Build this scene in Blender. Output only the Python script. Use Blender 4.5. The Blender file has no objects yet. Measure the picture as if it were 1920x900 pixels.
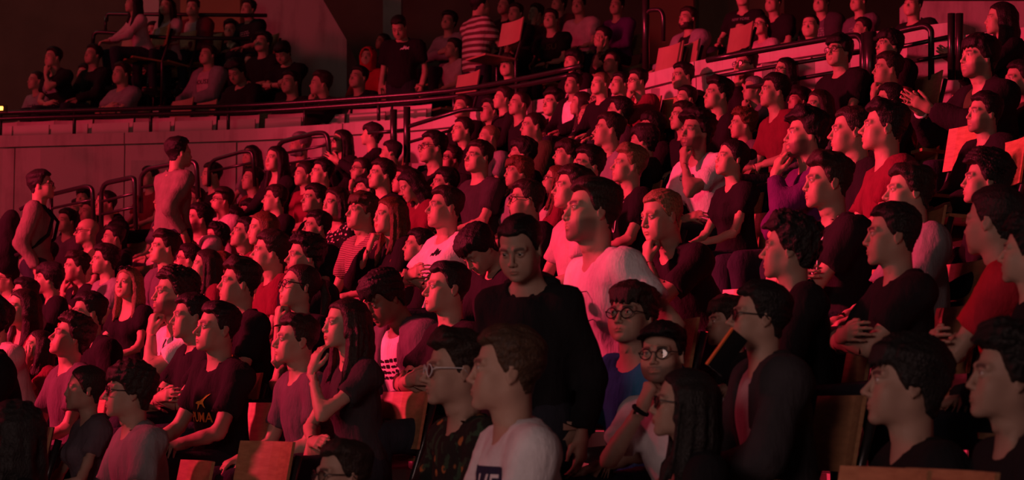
import bpy, math, random
import numpy as np
from mathutils import Vector, Matrix
from mathutils.bvhtree import BVHTree

# ---------------------------------------------------------------- camera, light, exposure
SC = bpy.context.scene
PITCH = math.radians(5.0); FPX = 3600.0; CZ = 1.25          # focal length in pixels of a 1920 px wide frame; camera height
CAM = np.array([0, 0, CZ])
cam = bpy.data.objects.new('camera', bpy.data.cameras.new('camera'))
SC.collection.objects.link(cam); SC.camera = cam
cam.location = CAM; cam.rotation_euler = (math.pi / 2 + PITCH, 0, 0)
cam.data.sensor_width = 36; cam.data.lens = FPX / 1920 * 36; cam.data.clip_end = 200
cam.data.dof.use_dof = True; cam.data.dof.focus_distance = 11.0; cam.data.dof.aperture_fstop = 4.5

world = bpy.data.worlds.new('hall_gloom'); SC.world = world; world.use_nodes = True
world.node_tree.nodes['Background'].inputs[0].default_value = (1.0, .62, .66, 1)
world.node_tree.nodes['Background'].inputs[1].default_value = .0105

def aim(o, p): o.rotation_euler = (Vector(p) - o.location).to_track_quat('-Z', 'Y').to_euler()
def lamp(name, kind, loc, to, energy, color, **kw):
    d = bpy.data.lights.new(name, kind); d.energy = energy; d.color = color
    for k, v in kw.items(): setattr(d, k, v)
    o = bpy.data.objects.new(name, d); SC.collection.objects.link(o); o.location = loc; aim(o, to); return o
# the stage stands to the left: red spotlights from its rig, plus an added warm fill for the front rows
lamp('stage_spot_red', 'SPOT', (-12.5, 9.6, 6.6), (-0.07, 13.4, 4.07), 13500, (1, .036, .098), spot_size=math.radians(62), spot_blend=.6, shadow_soft_size=.3)
lamp('stage_spot_red_b', 'SPOT', (-12.8, 8.2, 7.0), (0.14, 9.45, 3.52), 8500, (1, .040, .105), spot_size=math.radians(22), spot_blend=.7, shadow_soft_size=.3)
lamp('stage_wash_red', 'AREA', (-13, 13.5, 8.5), (-1.5, 20.0, 3.2), 520, (1, .035, .09), shape='RECTANGLE', size=4, size_y=1.5)
lamp('front_fill_warm', 'AREA', (-3.0, -.6, 3.0), (.6, 6.6, 1.2), 108, (1, .61, .56), shape='RECTANGLE', size=2.5, size_y=1.5)  # unseen soft fill added left of the camera, not part of the stage

lamp('wall_fill_warm', 'AREA', (-8.5, 23.5, 10), (-7, 28, 4), 26, (1, .66, .50), shape='RECTANGLE', size=3, size_y=2)  # unseen fill added to lift the dark wall at the far left

vs = SC.view_settings
vs.view_transform = 'Standard'; vs.look = 'None'; vs.gamma = 1; vs.exposure = 0; vs.use_curve_mapping = False

def W(px, py, d):
    """world point at depth d along the camera axis seen at photograph pixel (px, py)"""
    c, s = math.cos(PITCH), math.sin(PITCH)
    a, b = (px - 960) / FPX, -(py - 450) / FPX
    return CAM + d * np.array([a, c - b * s, s + b * c])
def depth_of(p): return float((np.asarray(p) - CAM) @ [0, math.cos(PITCH), math.sin(PITCH)])
# ---------------------------------------------------------------- mesh engine
F4 = np.float32
COL = bpy.context.scene.collection

def lines(*segs):
    """graded grid lines: (start, step, end, step, end ...)"""
    out = [segs[0]]; i = 1
    while i < len(segs):
        st, en = segs[i], segs[i + 1]
        n = max(1, int(round((en - out[-1]) / st)))
        a = out[-1]
        out += [a + (en - a) * (j + 1) / n for j in range(n)]
        i += 2
    return np.array(out, F4)

class Grid:
    def __init__(s, xs, ys, zs):
        s.x, s.y, s.z = xs, ys, zs
        s.F = np.full((len(xs), len(ys), len(zs)), 1.0, F4)
        s.pad = 2.2 * max(np.diff(xs).max(), np.diff(ys).max(), np.diff(zs).max())
    def box(s, lo, hi, m):
        r = []
        for ax, l, h in zip((s.x, s.y, s.z), lo, hi):
            a = int(np.searchsorted(ax, l - m)); b = int(np.searchsorted(ax, h + m))
            if b - a < 1: return None
            r.append(slice(a, b))
        return tuple(r)
    def pts(s, b, c):
        return (s.x[b[0]][:, None, None] - F4(c[0]), s.y[b[1]][None, :, None] - F4(c[1]), s.z[b[2]][None, None, :] - F4(c[2]))
    def add(s, b, d, k):
        f = s.F[b]
        if k > 0:
            h = np.maximum(k - np.abs(f - d), 0) / k
            s.F[b] = np.minimum(f, d) - h * h * F4(k * .25)
        else: s.F[b] = np.minimum(f, d)
    def sub(s, b, d, k):
        f = s.F[b]; d = -d
        if k > 0:
            h = np.maximum(k - np.abs(f - d), 0) / k
            s.F[b] = np.maximum(f, d) + h * h * F4(k * .25)
        else: s.F[b] = np.maximum(f, d)
    def cap(s, a, b_, ra, rb=None, k=.02, sub=False, sq=None, endcut=False):
        rb = ra if rb is None else rb
        a = np.asarray(a, float); e = np.asarray(b_, float); r = max(ra, rb)
        b = s.box(np.minimum(a, e) - r, np.maximum(a, e) + r, s.pad + k)
        if b is None: return
        x, y, z = s.pts(b, a); v = e - a; L = float(v @ v) + 1e-12
        t = (x * F4(v[0]) + y * F4(v[1]) + z * F4(v[2])) / F4(L)
        h = np.clip(t, 0, 1)
        dx, dy, dz = x - h * F4(v[0]), y - h * F4(v[1]), z - h * F4(v[2])
        if sq is not None: dx = dx / F4(sq[0]); dy = dy / F4(sq[1]); dz = dz / F4(sq[2])
        d = np.sqrt(dx * dx + dy * dy + dz * dz) - (F4(ra) + F4(rb - ra) * h)
        if endcut: d = np.maximum(d, (t - 1) * F4(math.sqrt(L)))
        (s.sub if sub else s.add)(b, d, k)
    def ell(s, c, r, k=.02, R=None, sub=False):
        c = np.asarray(c, float); r = np.asarray(r, float)
        m = r if R is None else np.full(3, r.max())
        b = s.box(c - m, c + m, s.pad + k)
        if b is None: return
        x, y, z = s.pts(b, c)
        if R is not None:
            R = np.asarray(R)
            x, y, z = (x * F4(R[0, 0]) + y * F4(R[1, 0]) + z * F4(R[2, 0]), x * F4(R[0, 1]) + y * F4(R[1, 1]) + z * F4(R[2, 1]),
                       x * F4(R[0, 2]) + y * F4(R[1, 2]) + z * F4(R[2, 2]))
        x = x / F4(r[0]); y = y / F4(r[1]); z = z / F4(r[2])
        k0 = np.sqrt(x * x + y * y + z * z)
        k1 = np.sqrt((x / F4(r[0])) ** 2 + (y / F4(r[1])) ** 2 + (z / F4(r[2])) ** 2)
        d = k0 * (k0 - 1) / np.maximum(k1, F4(1e-4))
        (s.sub if sub else s.add)(b, d, k)
    def full(s):
        return s.x[:, None, None], s.y[None, :, None], s.z[None, None, :]

EDG = [(0, 1), (2, 3), (4, 5), (6, 7), (0, 2), (1, 3), (4, 6), (5, 7), (0, 4), (1, 5), (2, 6), (3, 7)]
def nets(g):
    """surface nets: vertices and quads of the zero surface"""
    F = g.F; S = F < 0
    nx, ny, nz = F.shape
    cnt = np.zeros((nx - 1, ny - 1, nz - 1), np.int8)
    for dx in (0, 1):
        for dy in (0, 1):
            for dz in (0, 1): cnt += S[dx:nx - 1 + dx, dy:ny - 1 + dy, dz:nz - 1 + dz]
    act = (cnt > 0) & (cnt < 8)
    I, J, K = np.nonzero(act)
    n = len(I)
    idx = np.full(act.shape, -1, np.int32); idx[I, J, K] = np.arange(n)
    corners = [(dx, dy, dz) for dz in (0, 1) for dy in (0, 1) for dx in (0, 1)]
    val = np.stack([F[I + c[0], J + c[1], K + c[2]] for c in corners], 1)
    acc = np.zeros((n, 3), F4); w = np.zeros(n, F4)
    cc = np.array(corners, F4)
    for a, b in EDG:
        m = (val[:, a] < 0) != (val[:, b] < 0)
        va, vb = val[m, a], val[m, b]
        t = (va / (va - vb))[:, None]
        acc[m] += cc[a] + t * (cc[b] - cc[a]); w[m] += 1
    acc /= w[:, None]
    V = np.empty((n, 3), F4)
    for ax, arr, I_ in ((0, g.x, I), (1, g.y, J), (2, g.z, K)): V[:, ax] = arr[I_] + acc[:, ax] * (arr[I_ + 1] - arr[I_])
    qs = []
    s = S[:-1, 1:-1, 1:-1] != S[1:, 1:-1, 1:-1]; i, j, k = np.nonzero(s); j = j + 1; k = k + 1
    q = np.stack([idx[i, j - 1, k - 1], idx[i, j, k - 1], idx[i, j, k], idx[i, j - 1, k]], 1); f = S[i, j, k]; q[~f] = q[~f][:, ::-1]; qs.append(q)
    s = S[1:-1, :-1, 1:-1] != S[1:-1, 1:, 1:-1]; i, j, k = np.nonzero(s); i = i + 1; k = k + 1
    q = np.stack([idx[i - 1, j, k - 1], idx[i - 1, j, k], idx[i, j, k], idx[i, j, k - 1]], 1); f = S[i, j, k]; q[~f] = q[~f][:, ::-1]; qs.append(q)
    s = S[1:-1, 1:-1, :-1] != S[1:-1, 1:-1, 1:]; i, j, k = np.nonzero(s); i = i + 1; j = j + 1
    q = np.stack([idx[i - 1, j - 1, k], idx[i, j - 1, k], idx[i, j, k], idx[i - 1, j, k]], 1); f = S[i, j, k]; q[~f] = q[~f][:, ::-1]; qs.append(q)
    return V, np.concatenate(qs)

def compact(V, Q, T=None):
    T = np.zeros((0, 3), np.int64) if T is None else T
    used = np.zeros(len(V), bool); used[Q.ravel()] = True; used[T.ravel()] = True
    m = np.cumsum(used) - 1
    return V[used], m[Q], m[T], used

def rim(Q, region=None):
    """vertices on the open boundary (those of `region` only)"""
    e = np.concatenate([Q[:, [0, 1]], Q[:, [1, 2]], Q[:, [2, 3]], Q[:, [3, 0]]])
    e.sort(1)
    u, c = np.unique(e, axis=0, return_counts=True)
    v = np.unique(u[c == 1].ravel())
    return v if region is None else v[region[v]]

def zipper(V, A, B):
    """triangles that bridge two rings of vertices"""
    ca, cb = V[A].mean(0), V[B].mean(0)
    ax = cb - ca; ax = ax / (np.linalg.norm(ax) + 1e-9)
    u = np.cross(ax, [0, 0, 1.0] if abs(ax[2]) < .9 else [1.0, 0, 0]); u /= np.linalg.norm(u); w = np.cross(ax, u)
    aa = np.arctan2((V[A] - ca) @ w, (V[A] - ca) @ u); ab = np.arctan2((V[B] - cb) @ w, (V[B] - cb) @ u)
    oa, ob = np.argsort(aa), np.argsort(ab)
    A, aa, B, ab = A[oa], aa[oa], B[ob], ab[ob]
    na, nb = len(A), len(B); i = j = 0; T = []
    while i < na or j < nb:
        ta = aa[i + 1] if i + 1 < na else aa[0] + 2 * np.pi + (9 if i >= na else 0)
        tb = ab[j + 1] if j + 1 < nb else ab[0] + 2 * np.pi + (9 if j >= nb else 0)
        if (ta <= tb and i < na) or j >= nb:
            T.append((A[i % na], A[(i + 1) % na], B[j % nb])); i += 1
        else:
            T.append((A[i % na], B[(j + 1) % nb], B[j % nb])); j += 1
    T = np.array(T)
    nrm = np.cross(V[T[:, 1]] - V[T[:, 0]], V[T[:, 2]] - V[T[:, 0]])
    out = V[T].mean(1) - (ca + cb) / 2
    if (nrm * out).sum() < 0: T = T[:, ::-1]
    return T

def relax(V, Q, T, mask, it=4, lam=.5):
    e = np.concatenate([Q[:, [0, 1]], Q[:, [1, 2]], Q[:, [2, 3]], Q[:, [3, 0]], T[:, [0, 1]], T[:, [1, 2]], T[:, [2, 0]]])
    e = e[mask[e[:, 0]] | mask[e[:, 1]]]
    V = V.copy()
    for _ in range(it):
        acc = np.zeros_like(V); w = np.zeros(len(V), F4)
        np.add.at(acc, e[:, 0], V[e[:, 1]]); np.add.at(acc, e[:, 1], V[e[:, 0]])
        np.add.at(w, e[:, 0], 1); np.add.at(w, e[:, 1], 1)
        m = mask & (w > 0)
        V[m] += lam * (acc[m] / w[m, None] - V[m])
    return V

def mesh_from(name, V, Q, T=None, col=None, smooth=True):
    nq = len(Q); nt = 0 if T is None else len(T)
    me = bpy.data.meshes.new(name)
    me.vertices.add(len(V)); me.vertices.foreach_set('co', np.ascontiguousarray(V, F4).ravel())
    lv = Q.ravel() if nt == 0 else np.concatenate([Q.ravel(), T.ravel()])
    me.loops.add(len(lv)); me.loops.foreach_set('vertex_index', lv.astype(np.int32))
    me.polygons.add(nq + nt)
    ls = np.concatenate([np.arange(nq) * 4, nq * 4 + np.arange(nt) * 3]).astype(np.int32)
    me.polygons.foreach_set('loop_start', ls)
    me.polygons.foreach_set('use_smooth', np.full(nq + nt, smooth))
    if col is not None:
        ca = me.color_attributes.new('Col', 'FLOAT_COLOR', 'POINT')
        c4 = np.ones((len(V), 4), F4); c4[:, :3] = col
        ca.data.foreach_set('color', c4.ravel())
    me.update(calc_edges=True)
    return me

def link(name, me, mat=None, parent=None, loc=None, rot=None):
    o = bpy.data.objects.new(name, me); COL.objects.link(o)
    if mat is not None:
        if len(me.materials) == 0: me.materials.append(mat)
        elif me.materials[0] != mat:
            o.material_slots[0].link = 'OBJECT'; o.material_slots[0].material = mat
    if parent is not None: o.parent = parent
    if loc is not None: o.location = loc
    if rot is not None: o.rotation_euler = rot
    return o

def wob(x, y, z, seed, f, oct=3):
    """cheap smooth noise from sines"""
    r = np.random.RandomState(seed); out = 0
    for o in range(oct):
        for _ in range(2):
            d = r.normal(size=3); d /= np.linalg.norm(d); fr = f * (1.7 ** o) * r.uniform(.8, 1.25)
            out = out + np.sin((x * F4(d[0] * fr) + y * F4(d[1] * fr) + z * F4(d[2] * fr)) + F4(r.uniform(0, 6.28))) * F4(.5 * .62 ** o)
    return out

def sstep(a, b, t):
    t = np.clip((t - a) / (b - a), 0, 1); return t * t * (3 - 2 * t)

def RX(a): c, s = math.cos(a), math.sin(a); return np.array([[1, 0, 0], [0, c, -s], [0, s, c]])
def RY(a): c, s = math.cos(a), math.sin(a); return np.array([[c, 0, s], [0, 1, 0], [-s, 0, c]])
def RZ(a): c, s = math.cos(a), math.sin(a); return np.array([[c, -s, 0], [s, c, 0], [0, 0, 1]])

# ---------------------------------------------------------------- heads (face looks along -y, origin between the ears at eye level)
EYE = (.0315, -.0775, .000)
def skull(g, fem, full=True):
    j = .87 if fem else 1.0
    g.ell((0, .013, .034), (.0745, .0955, .081), 0)
    g.ell((0, -.020, -.034), (.059 * j, .068, .076), .03)
    for s in (-1, 1):
        g.cap((s * .050 * j, .006, -.058), (s * .017 * j, -.066, -.098), .015, .014, .022)
        g.ell((s * .041, -.056, -.028), (.022, .022, .022), .026)
        g.ell((s * .043 * j, -.022, -.056), (.0165, .040, .038), .026)
        g.ell((s * .030 * j, -.055, -.062), (.026, .026, .036), .03)
    g.ell((0, -.077 if not fem else -.074, -.099), (.020 * j, .016, .016), .018)
    g.ell((0, -.068, -.064), (.034, .027, .027), .02)
    w = .044 if fem else .056
    g.cap((0, .020, -.05), (0, .034, -.22), w, w + .004, .03)

def head_lines(lod):
    fn, md, co = ((.0032, .0090, .011), (.0061, .0120, .015), (.0118, .016, .021))[lod]
    xs = lines(-.096, md, -.054, fn, .054, md, .096)
    ys = lines(-.138, fn, -.066, md, .122)
    zs = lines(-.152, md, -.114, fn, .040, co, .126)
    return xs, ys, zs

HEADS = {}
def head_mesh(fem, lod):
    key = (fem, lod)
    if key in HEADS: return HEADS[key]
    g = Grid(*head_lines(lod)); fine = lod < 2
    skull(g, fem)
    br = .0050 if fem else .0095
    for s in (-1, 1):
        g.cap((s * .046, -.070, .017), (s * .014, -.087, .019), br, br, .014)
        g.ell((s * .033, -.1035, -.003), (.0215, .0235, .0150), .010, sub=True)
    ex, ey, ez = EYE
    for s in (-1, 1):
        g.ell((s * ex, ey, ez), (.0145,) * 3, .006)
        if lod == 0 or lod == 1:
            hh = .0046 if lod == 0 else .0055
            b = g.box((s * ex - .02, ey - .03, ez - .012), (s * ex + .02, ey, ez + .012), .004)
            x, y, z = g.pts(b, (s * ex, ey, ez))
            alm = np.abs(z - .0005) - F4(hh) * np.maximum(1 - (x / F4(.0150)) ** 2, -1)
            d = np.maximum(np.maximum(alm, np.sqrt(x * x + y * y + z * z) - F4(.0175)), y + F4(.004))
            g.sub(b, d + y * 0, .001)
    # nose
    nl = .93 if fem else 1.0
    g.cap((0, -.084, .010), (0, -.1040 * nl - .003, -.033), .0068, .0085, .012)
    g.ell((0, -.1055 * nl - .002, -.036), (.0096, .0092, .0086), .006)
    for s in (-1, 1):
        g.ell((s * .0115, -.0965, -.0400), (.0076, .0105, .0074), .006)
        if fine: g.ell((s * .0062, -.1025, -.0470), (.0034, .0052, .0036), .003, sub=True)
    # mouth
    lu = .0056 if fem else .0046
    for s in (-1, 1):
        g.cap((s * .022, -.0845, -.0695), (s * .006, -.0955, -.0648), .0030, lu, .005)
        g.cap((s * .020, -.0845, -.0725), (s * .004, -.0940, -.0765), .0034, lu + .0012, .005)
        if fine: g.cap((s * .025, -.0850, -.0705), (0, -.1005, -.0705), .0012, .0018, .003, sub=True)
    g.cap((-.012, -.0985, -.0868), (.012, -.0985, -.0868), .005, .005, .010, sub=True)
    if fine: g.cap((0, -.1045, -.052), (0, -.1025, -.060), .0022, .0026, .004, sub=True)
    # ears
    for s in (-1, 1):
        Rm = RZ(s * .38) @ RX(-.22)
        g.ell((s * .0755, .012, -.012), (.0070, .0185, .0315), .006, R=Rm)
        if fine:
            g.ell((s * .0835, .009, -.009), (.0050, .0115, .0205), .003, R=Rm, sub=True)
            g.ell((s * .0795, -.002, -.014), (.0040, .0060, .0080), .003, R=Rm)
    V, Q = nets(g)
    HEADS[key] = (V, Q)
    return V, Q

def paint(V, skin, hairc, brow=1.0, stub=0.0, lip=1.0, fem=False, lod=0):
    """skin colours of a head in its own frame: lips, brows, stubble, flush"""
    x, y, z = V[:, 0], V[:, 1], V[:, 2]; ax = np.abs(x)
    C = np.tile(np.array(skin, F4), (len(V), 1))
    def mix(m, c):
        nonlocal C
        C = C + (np.array(c, F4) - C) * m[:, None]
    skin = np.array(skin)
    front = y < -.055
    mix(np.exp(-((ax - .040) / .018) ** 2 - ((z + .035) / .020) ** 2) * front * .35, skin * (1.08, .80, .78))
    mix(np.exp(-((ax) / .013) ** 2 - ((z + .038) / .011) ** 2) * (y < -.09) * .35, skin * (1.05, .78, .75))
    lipm = (1 - sstep(.75, 1.15, np.sqrt((ax / .0235) ** 2 + ((z + .0708) / np.where(z > -.0708, .0085, .0100)) ** 2))) * front
    mix(lipm * (.9 if fem else .6) * lip, skin * ((.85, .36, .36) if fem else (.82, .50, .48)))
    if stub > 0:
        reg = np.maximum(sstep(-.040, -.058, z) * sstep(.075, .055, np.abs(y + .01)) * 1.0, 0)
        jaw = sstep(-.040, -.066, z - .45 * (y + .085)) * sstep(-.132, -.112, z) * sstep(.012, -.012, y)
        must = np.exp(-((z + .057) / .006) ** 2) * (ax < .028) * front
        m = np.clip(np.maximum(jaw, must) * (1 - lipm) * stub, 0, 1) * sstep(-.02, -.045, z)
        mix(m * .85, np.array(hairc) * .8 + skin * .12)
    bw = .0042 if fem else .0056
    bz = .0205 + .05 * (ax - .030) * -1 * 0 - 9.0 * (ax - .030) ** 2
    bm = sstep(bw * 1.5, bw * .6, np.abs(z - bz)) * sstep(.010, .015, ax) * sstep(.054, .046, ax) * front
    mix(np.clip(bm * brow, 0, 1) * .92, np.array(hairc) * .9)
    if lod == 2:
        em = np.exp(-((ax - .0315) / .011) ** 2 - (z / .0055) ** 2) * front
        mix(em * .9, (.03, .02, .02))
    else:
        em = np.exp(-((ax - .0315) / .016) ** 2 - ((z - .0055) / .0026) ** 2) * front * .8
        mix(em, (.05, .03, .025))
    return np.clip(C, 0, 1)

# ---------------------------------------------------------------- hair
HY = np.array([-.13, -.085, -.070, -.055, -.040, -.030, -.012, .006, .022, .036, .050, .12])
HZ = {'m': np.array([.070, .066, .064, .058, .040, .018, -.012, -.016, -.010, -.030, -.072, -.088]),
      'r': np.array([.088, .082, .080, .078, .060, .022, -.008, -.012, -.010, -.030, -.072, -.088]),
      'f': np.array([.040, .040, .042, .040, .026, .006, -.022, -.022, -.014, -.034, -.080, -.096]),
      'w': np.array([.076, .072, .066, .050, .028, .010, -.020, -.030, -.030, -.040, -.080, -.100])}
# name: (line, side, top, quiff, noise, frequency)
STY = {'short': ('m', .006, .020, .006, .0045, 95), 'buzz': ('m', .0035, .006, 0, .0012, 120), 'quiff': ('m', .005, .024, .020, .005, 90),
       'fade': ('m', .0015, .017, .010, .004, 95), 'crop': ('m', .006, .013, .003, .003, 110), 'mop': ('f', .017, .026, .004, .007, 75),
       'fringe': ('f', .011, .022, .010, .006, 80), 'curly': ('m', .016, .030, .008, .010, 120), 'wave': ('m', .010, .026, .014, .008, 80),
       'side': ('m', .007, .019, .010, .004, 85), 'recede': ('r', .005, .010, 0, .003, 100), 'big': ('m', .024, .040, .012, .011, 70),
       'long': ('w', .010, .012, 0, .0025, 60), 'longw': ('w', .016, .016, 0, .007, 60), 'bob': ('w', .013, .015, 0, .003, 60), 'tail': ('w', .006, .009, 0, .002, 70),
       'bun': ('w', .007, .010, 0, .003, 70), 'bangs': ('f', .012, .016, .002, .003, 60), 'flow': ('m', .011, .022, .010, .006, 80)}
HAIR = {}
def hair_mesh(style, fem, lod, seed):
    key = (style, fem, lod, seed)
    if key in HAIR: return HAIR[key]
    ln, ts, tt, qf, na, fr = STY[style]
    st = (.0062, .0094, .0160)[lod]
    lo, hi = [-.118, -.135, -.130], [.118, .150, .175]
    lon = style in ('long', 'longw', 'bob', 'tail', 'bangs')
    if lon: lo[2] = {'long': -.40, 'longw': -.36, 'bob': -.20, 'tail': -.30, 'bangs': -.38}[style]; hi[1] = .20; lo[0] = -.14; hi[0] = .14
    if style == 'bun': hi[1] = .19
    g = Grid(lines(lo[0], st, hi[0]), lines(lo[1], st, hi[1]), lines(lo[2], st * (2.2 if lon else 1), -.12 if lon else lo[2] + st, st, hi[2]))
    g.pad = .10
    g.ell((0, .013, .034), (.0745, .0955, .081), 0)
    g.ell((0, -.020, -.034), (.059, .068, .076), .03)
    w = .043 if fem else .051
    g.cap((0, .020, -.05), (0, .034, -.22), w, w + .004, .03)
    g.pad = .04
    x, y, z = g.full()
    zl = np.interp(g.y, HY, HZ[ln]).astype(F4)[None, :, None]
    # temples recede a little to the sides
    s = z - zl + 0 * x
    if ln in 'mr': s = s - F4(.012) * np.exp(-((np.abs(x) - F4(.048)) / F4(.014)) ** 2) * (y < -.035)
    s = s + F4(.0045) * wob(x, y, z * 0, seed + 5, 130, 2)
    T = F4(ts) + F4(tt - ts) * sstep(.035, .092, z + .12 * (y < 0) * 0 + 0 * y)
    T = T + F4(qf) * np.exp(-((y + F4(.055)) / F4(.038)) ** 2) * sstep(.060, .092, z)
    if style in ('side', 'wave'): T = T + F4(.008) * np.clip(x / F4(.06), -1, 1) * sstep(.05, .09, z)
    if style in ('long', 'bob', 'longw', 'bangs', 'flow'):
        T = T - F4(.007) * np.exp(-(x / F4(.007)) ** 2) * (y < .05)
    # strands: noise stretched along the combing direction (front to back on top, downwards on the sides)
    ang = np.arctan2(x, z - F4(.0)); rr = np.sqrt(x * x + (z) ** 2)
    if style in ('curly', 'big', 'mop', 'wave', 'longw'):
        nz_ = .6 * wob(x, y, z, seed, fr * 2.2, 3) + .5 * wob(x, y, z, seed + 4, fr * .8, 1)
    else:
        nz_ = .75 * wob(ang * F4(.085), y * F4(.22), rr * F4(.3), seed, fr * 3.2, 3) + .45 * wob(x, y, z, seed + 1, fr * .9, 2)
    T = np.maximum(T + F4(na) * nz_ * sstep(0, .02, s), F4(.0028))
    t = F4(-.007) + (T + F4(.007)) * sstep(F4(-.003), F4(.010), s)
    g.F = g.F - t.astype(F4)
    # nothing below the hairline at the nape
    g.F = np.maximum(g.F, (zl - F4(.012) - z) + 0 * x)
    if style == 'fringe' or style == 'mop' or style == 'bangs':
        for i in range(9):
            xx = -.056 + .014 * i
            r = np.random.RandomState(seed * 31 + i)
            yy = -.102 + .9 * abs(xx) ** 2 * 9
            g.cap((xx, yy + .012, .088), (xx + r.uniform(-.010, .010), yy - .003, .034 + r.uniform(-.006, .014)), .012, .004, .010)
    ends = {'long': -.30, 'longw': -.27, 'bob': -.115, 'bangs': -.28}
    if style in ends:
        ze = ends[style]
        r = np.random.RandomState(seed + 77)
        for sd in (-1, 1):
            for i, (yy, xo, rad) in enumerate(((-.022, .078, .019), (.012, .084, .026), (.046, .076, .031), (.076, .050, .034))):
                if style == 'flow' and i == 0: continue
                e = ze * r.uniform(.85, 1.1)
                p = [(sd * (xo - .010), yy, .040), (sd * (xo + .004), yy + .004, -.05), (sd * (xo + .006), yy + .012, -.11)]
                if ze < -.2: p += [(sd * (xo + .012 - .012 * (i > 1)), yy + (.004 if i < 2 else .022), e * .72), (sd * (xo + .004 - .015 * (i > 1)), yy + (-.022 if i < 2 else .018), e)]
                else: p += [(sd * xo, yy + .006, e)]
                for a in range(len(p) - 1):
                    last = a == len(p) - 2
                    g.cap(p[a], p[a + 1], rad, rad * (.45 if last else 1), .016)
        for a, b in (((0, .095, .03), (0, .108, -.09)), ((0, .108, -.09), (0, .112 if ze < -.2 else .09, max(ze, -.27)))): g.cap(a, b, .036, .034, .02)
        m = (np.sqrt((x / F4(.056)) ** 2 + ((y + F4(.075)) / F4(.062)) ** 2) - 1) * F4(.05)   # keep the face clear
        zc = np.where(g.z < (.030 if style == 'bangs' else .060), F4(1), F4(-1))[None, None, :]
        g.F = np.where((zc > 0) & (y < .0), np.maximum(g.F, -m), g.F).astype(F4)
        b = g.box((-.14, -.13, lo[2]), (.14, .2, .0), 0)
        X, Y, Z = g.pts(b, (0, 0, 0))
        g.F[b] += (F4(.0042) * wob(np.arctan2(X, Y + .02) * F4(.09), Z * F4(.08), X * 0, seed + 3, 260, 2)).astype(F4)
    if style == 'tail':
        g.ell((0, .118, .045), (.024, .022, .022), .01)
        g.cap((0, .125, .045), (0, .155, -.03), .020, .024, .01); g.cap((0, .155, -.03), (0, .150, -.22), .026, .008, .01)
    if style == 'bun': g.ell((0, .125, .055), (.036, .034, .036), .008)
    V, Q = nets(g)
    V, Q, _, _ = compact(V, Q)
    me = mesh_from('hair', V, Q)
    HAIR[key] = me
    return me

BEARD = {}
def beard_mesh(lod):
    if lod in BEARD: return BEARD[lod]
    st = (.0045, .006, .010)[lod]
    g = Grid(lines(-.085, st, .085), lines(-.125, st, .04), lines(-.150, st, .0))
    g.pad = .10; skull(g, False)
    x, y, z = g.full()
    zl = np.interp(g.y, [-.13, -.095, -.08, -.05, -.02, .0, .02], [-.050, -.050, -.054, -.052, -.035, -.008, .02]).astype(F4)[None, :, None]
    s = np.minimum(zl - z + 0 * x, (F4(.014) - y) + 0 * z)
    s = np.minimum(s, z + F4(.128))
    mouth = np.sqrt((x / F4(.020)) ** 2 + ((z + F4(.071)) / F4(.0085)) ** 2) - 1
    s = np.minimum(s, mouth * F4(.012) + 0 * y)
    T = F4(.0032) + F4(.005) * np.exp(-((z + .115) / .018) ** 2) + F4(.0016) * wob(x, y, z, 9, 160, 2)
    g.F = g.F - (F4(-.007) + (T + F4(.007)) * sstep(F4(-.002), F4(.006), s)).astype(F4)
    V, Q = nets(g)
    m = mesh_from('beard', *compact(V, Q)[:2]); BEARD[lod] = m
    return m

# ---------------------------------------------------------------- hands (wrist at the origin, fingers along +y, palm faces -z, thumb towards side*+x)
HANDS = {}
def hand_mesh(kind, side, res):
    key = (kind, side, res)
    if key in HANDS: return HANDS[key]
    curl = {'relaxed': (.35, .45, .30), 'fist': (1.25, 1.55, .9), 'flat': (.06, .10, .08), 'curl': (.8, 1.0, .6)}[kind]
    fx = (.027, .009, -.009, -.026); fl = ((.043, .026, .021), (.047, .030, .022), (.043, .028, .022), (.033, .020, .019))
    spread = (.10, .02, -.06, -.16) if kind in ('flat', 'relaxed') else (.03, .0, -.03, -.06)
    g = Grid(lines(-.062, res, .075), lines(-.030, res, .215), lines(-.085, res, .034))
    g.cap((0, -.06, 0), (0, .01, 0), .024, .025, 0, sq=(1.12, 1, .86))
    g.cap((.014 * 1, .012, 0), (.020, .082, -.001), .0165, .0125, .02)
    g.cap((0, .012, 0), (0, .086, .001), .0165, .0125, .014)
    g.cap((-.012, .012, 0), (-.020, .080, -.001), .0165, .0115, .014)
    for i in range(4):
        p = np.array([fx[i], .084 - (.010 if i == 3 else .003 if i == 0 else 0), 0.]); a = 0.; rad = .0088 - .0006 * (i == 3) - .0002 * i
        for s in range(3):
            a += curl[s] * (1 + .08 * i)
            d = np.array([math.sin(spread[i]) * math.cos(a), math.cos(spread[i]) * math.cos(a), -math.sin(a)])
            q = p + d * fl[i][s]
            g.cap(p, q, rad, rad * .93, .004 if s else .009)
            p = q; rad *= .92
    if kind == 'fist': th = [(.022, .020, -.008), (.040, .048, -.020), (.030, .070, -.036), (.010, .074, -.040)]
    elif kind == 'flat': th = [(.020, .018, -.004), (.045, .045, -.008), (.060, .075, -.008), (.066, .100, -.007)]
    else: th = [(.022, .018, -.006), (.043, .044, -.016), (.052, .072, -.024), (.050, .096, -.030)]
    for a, b, r1, r2 in zip(th[:-1], th[1:], (.015, .0115, .0100), (.012, .0100, .0085)): g.cap(a, b, r1, r2, .008)
    V, Q = nets(g)
    V, Q, _, _ = compact(V, Q)
    if side < 0: V = V * np.array([-1, 1, 1], F4); Q = Q[:, ::-1]
    HANDS[key] = (V, Q)
    return V, Q

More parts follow.
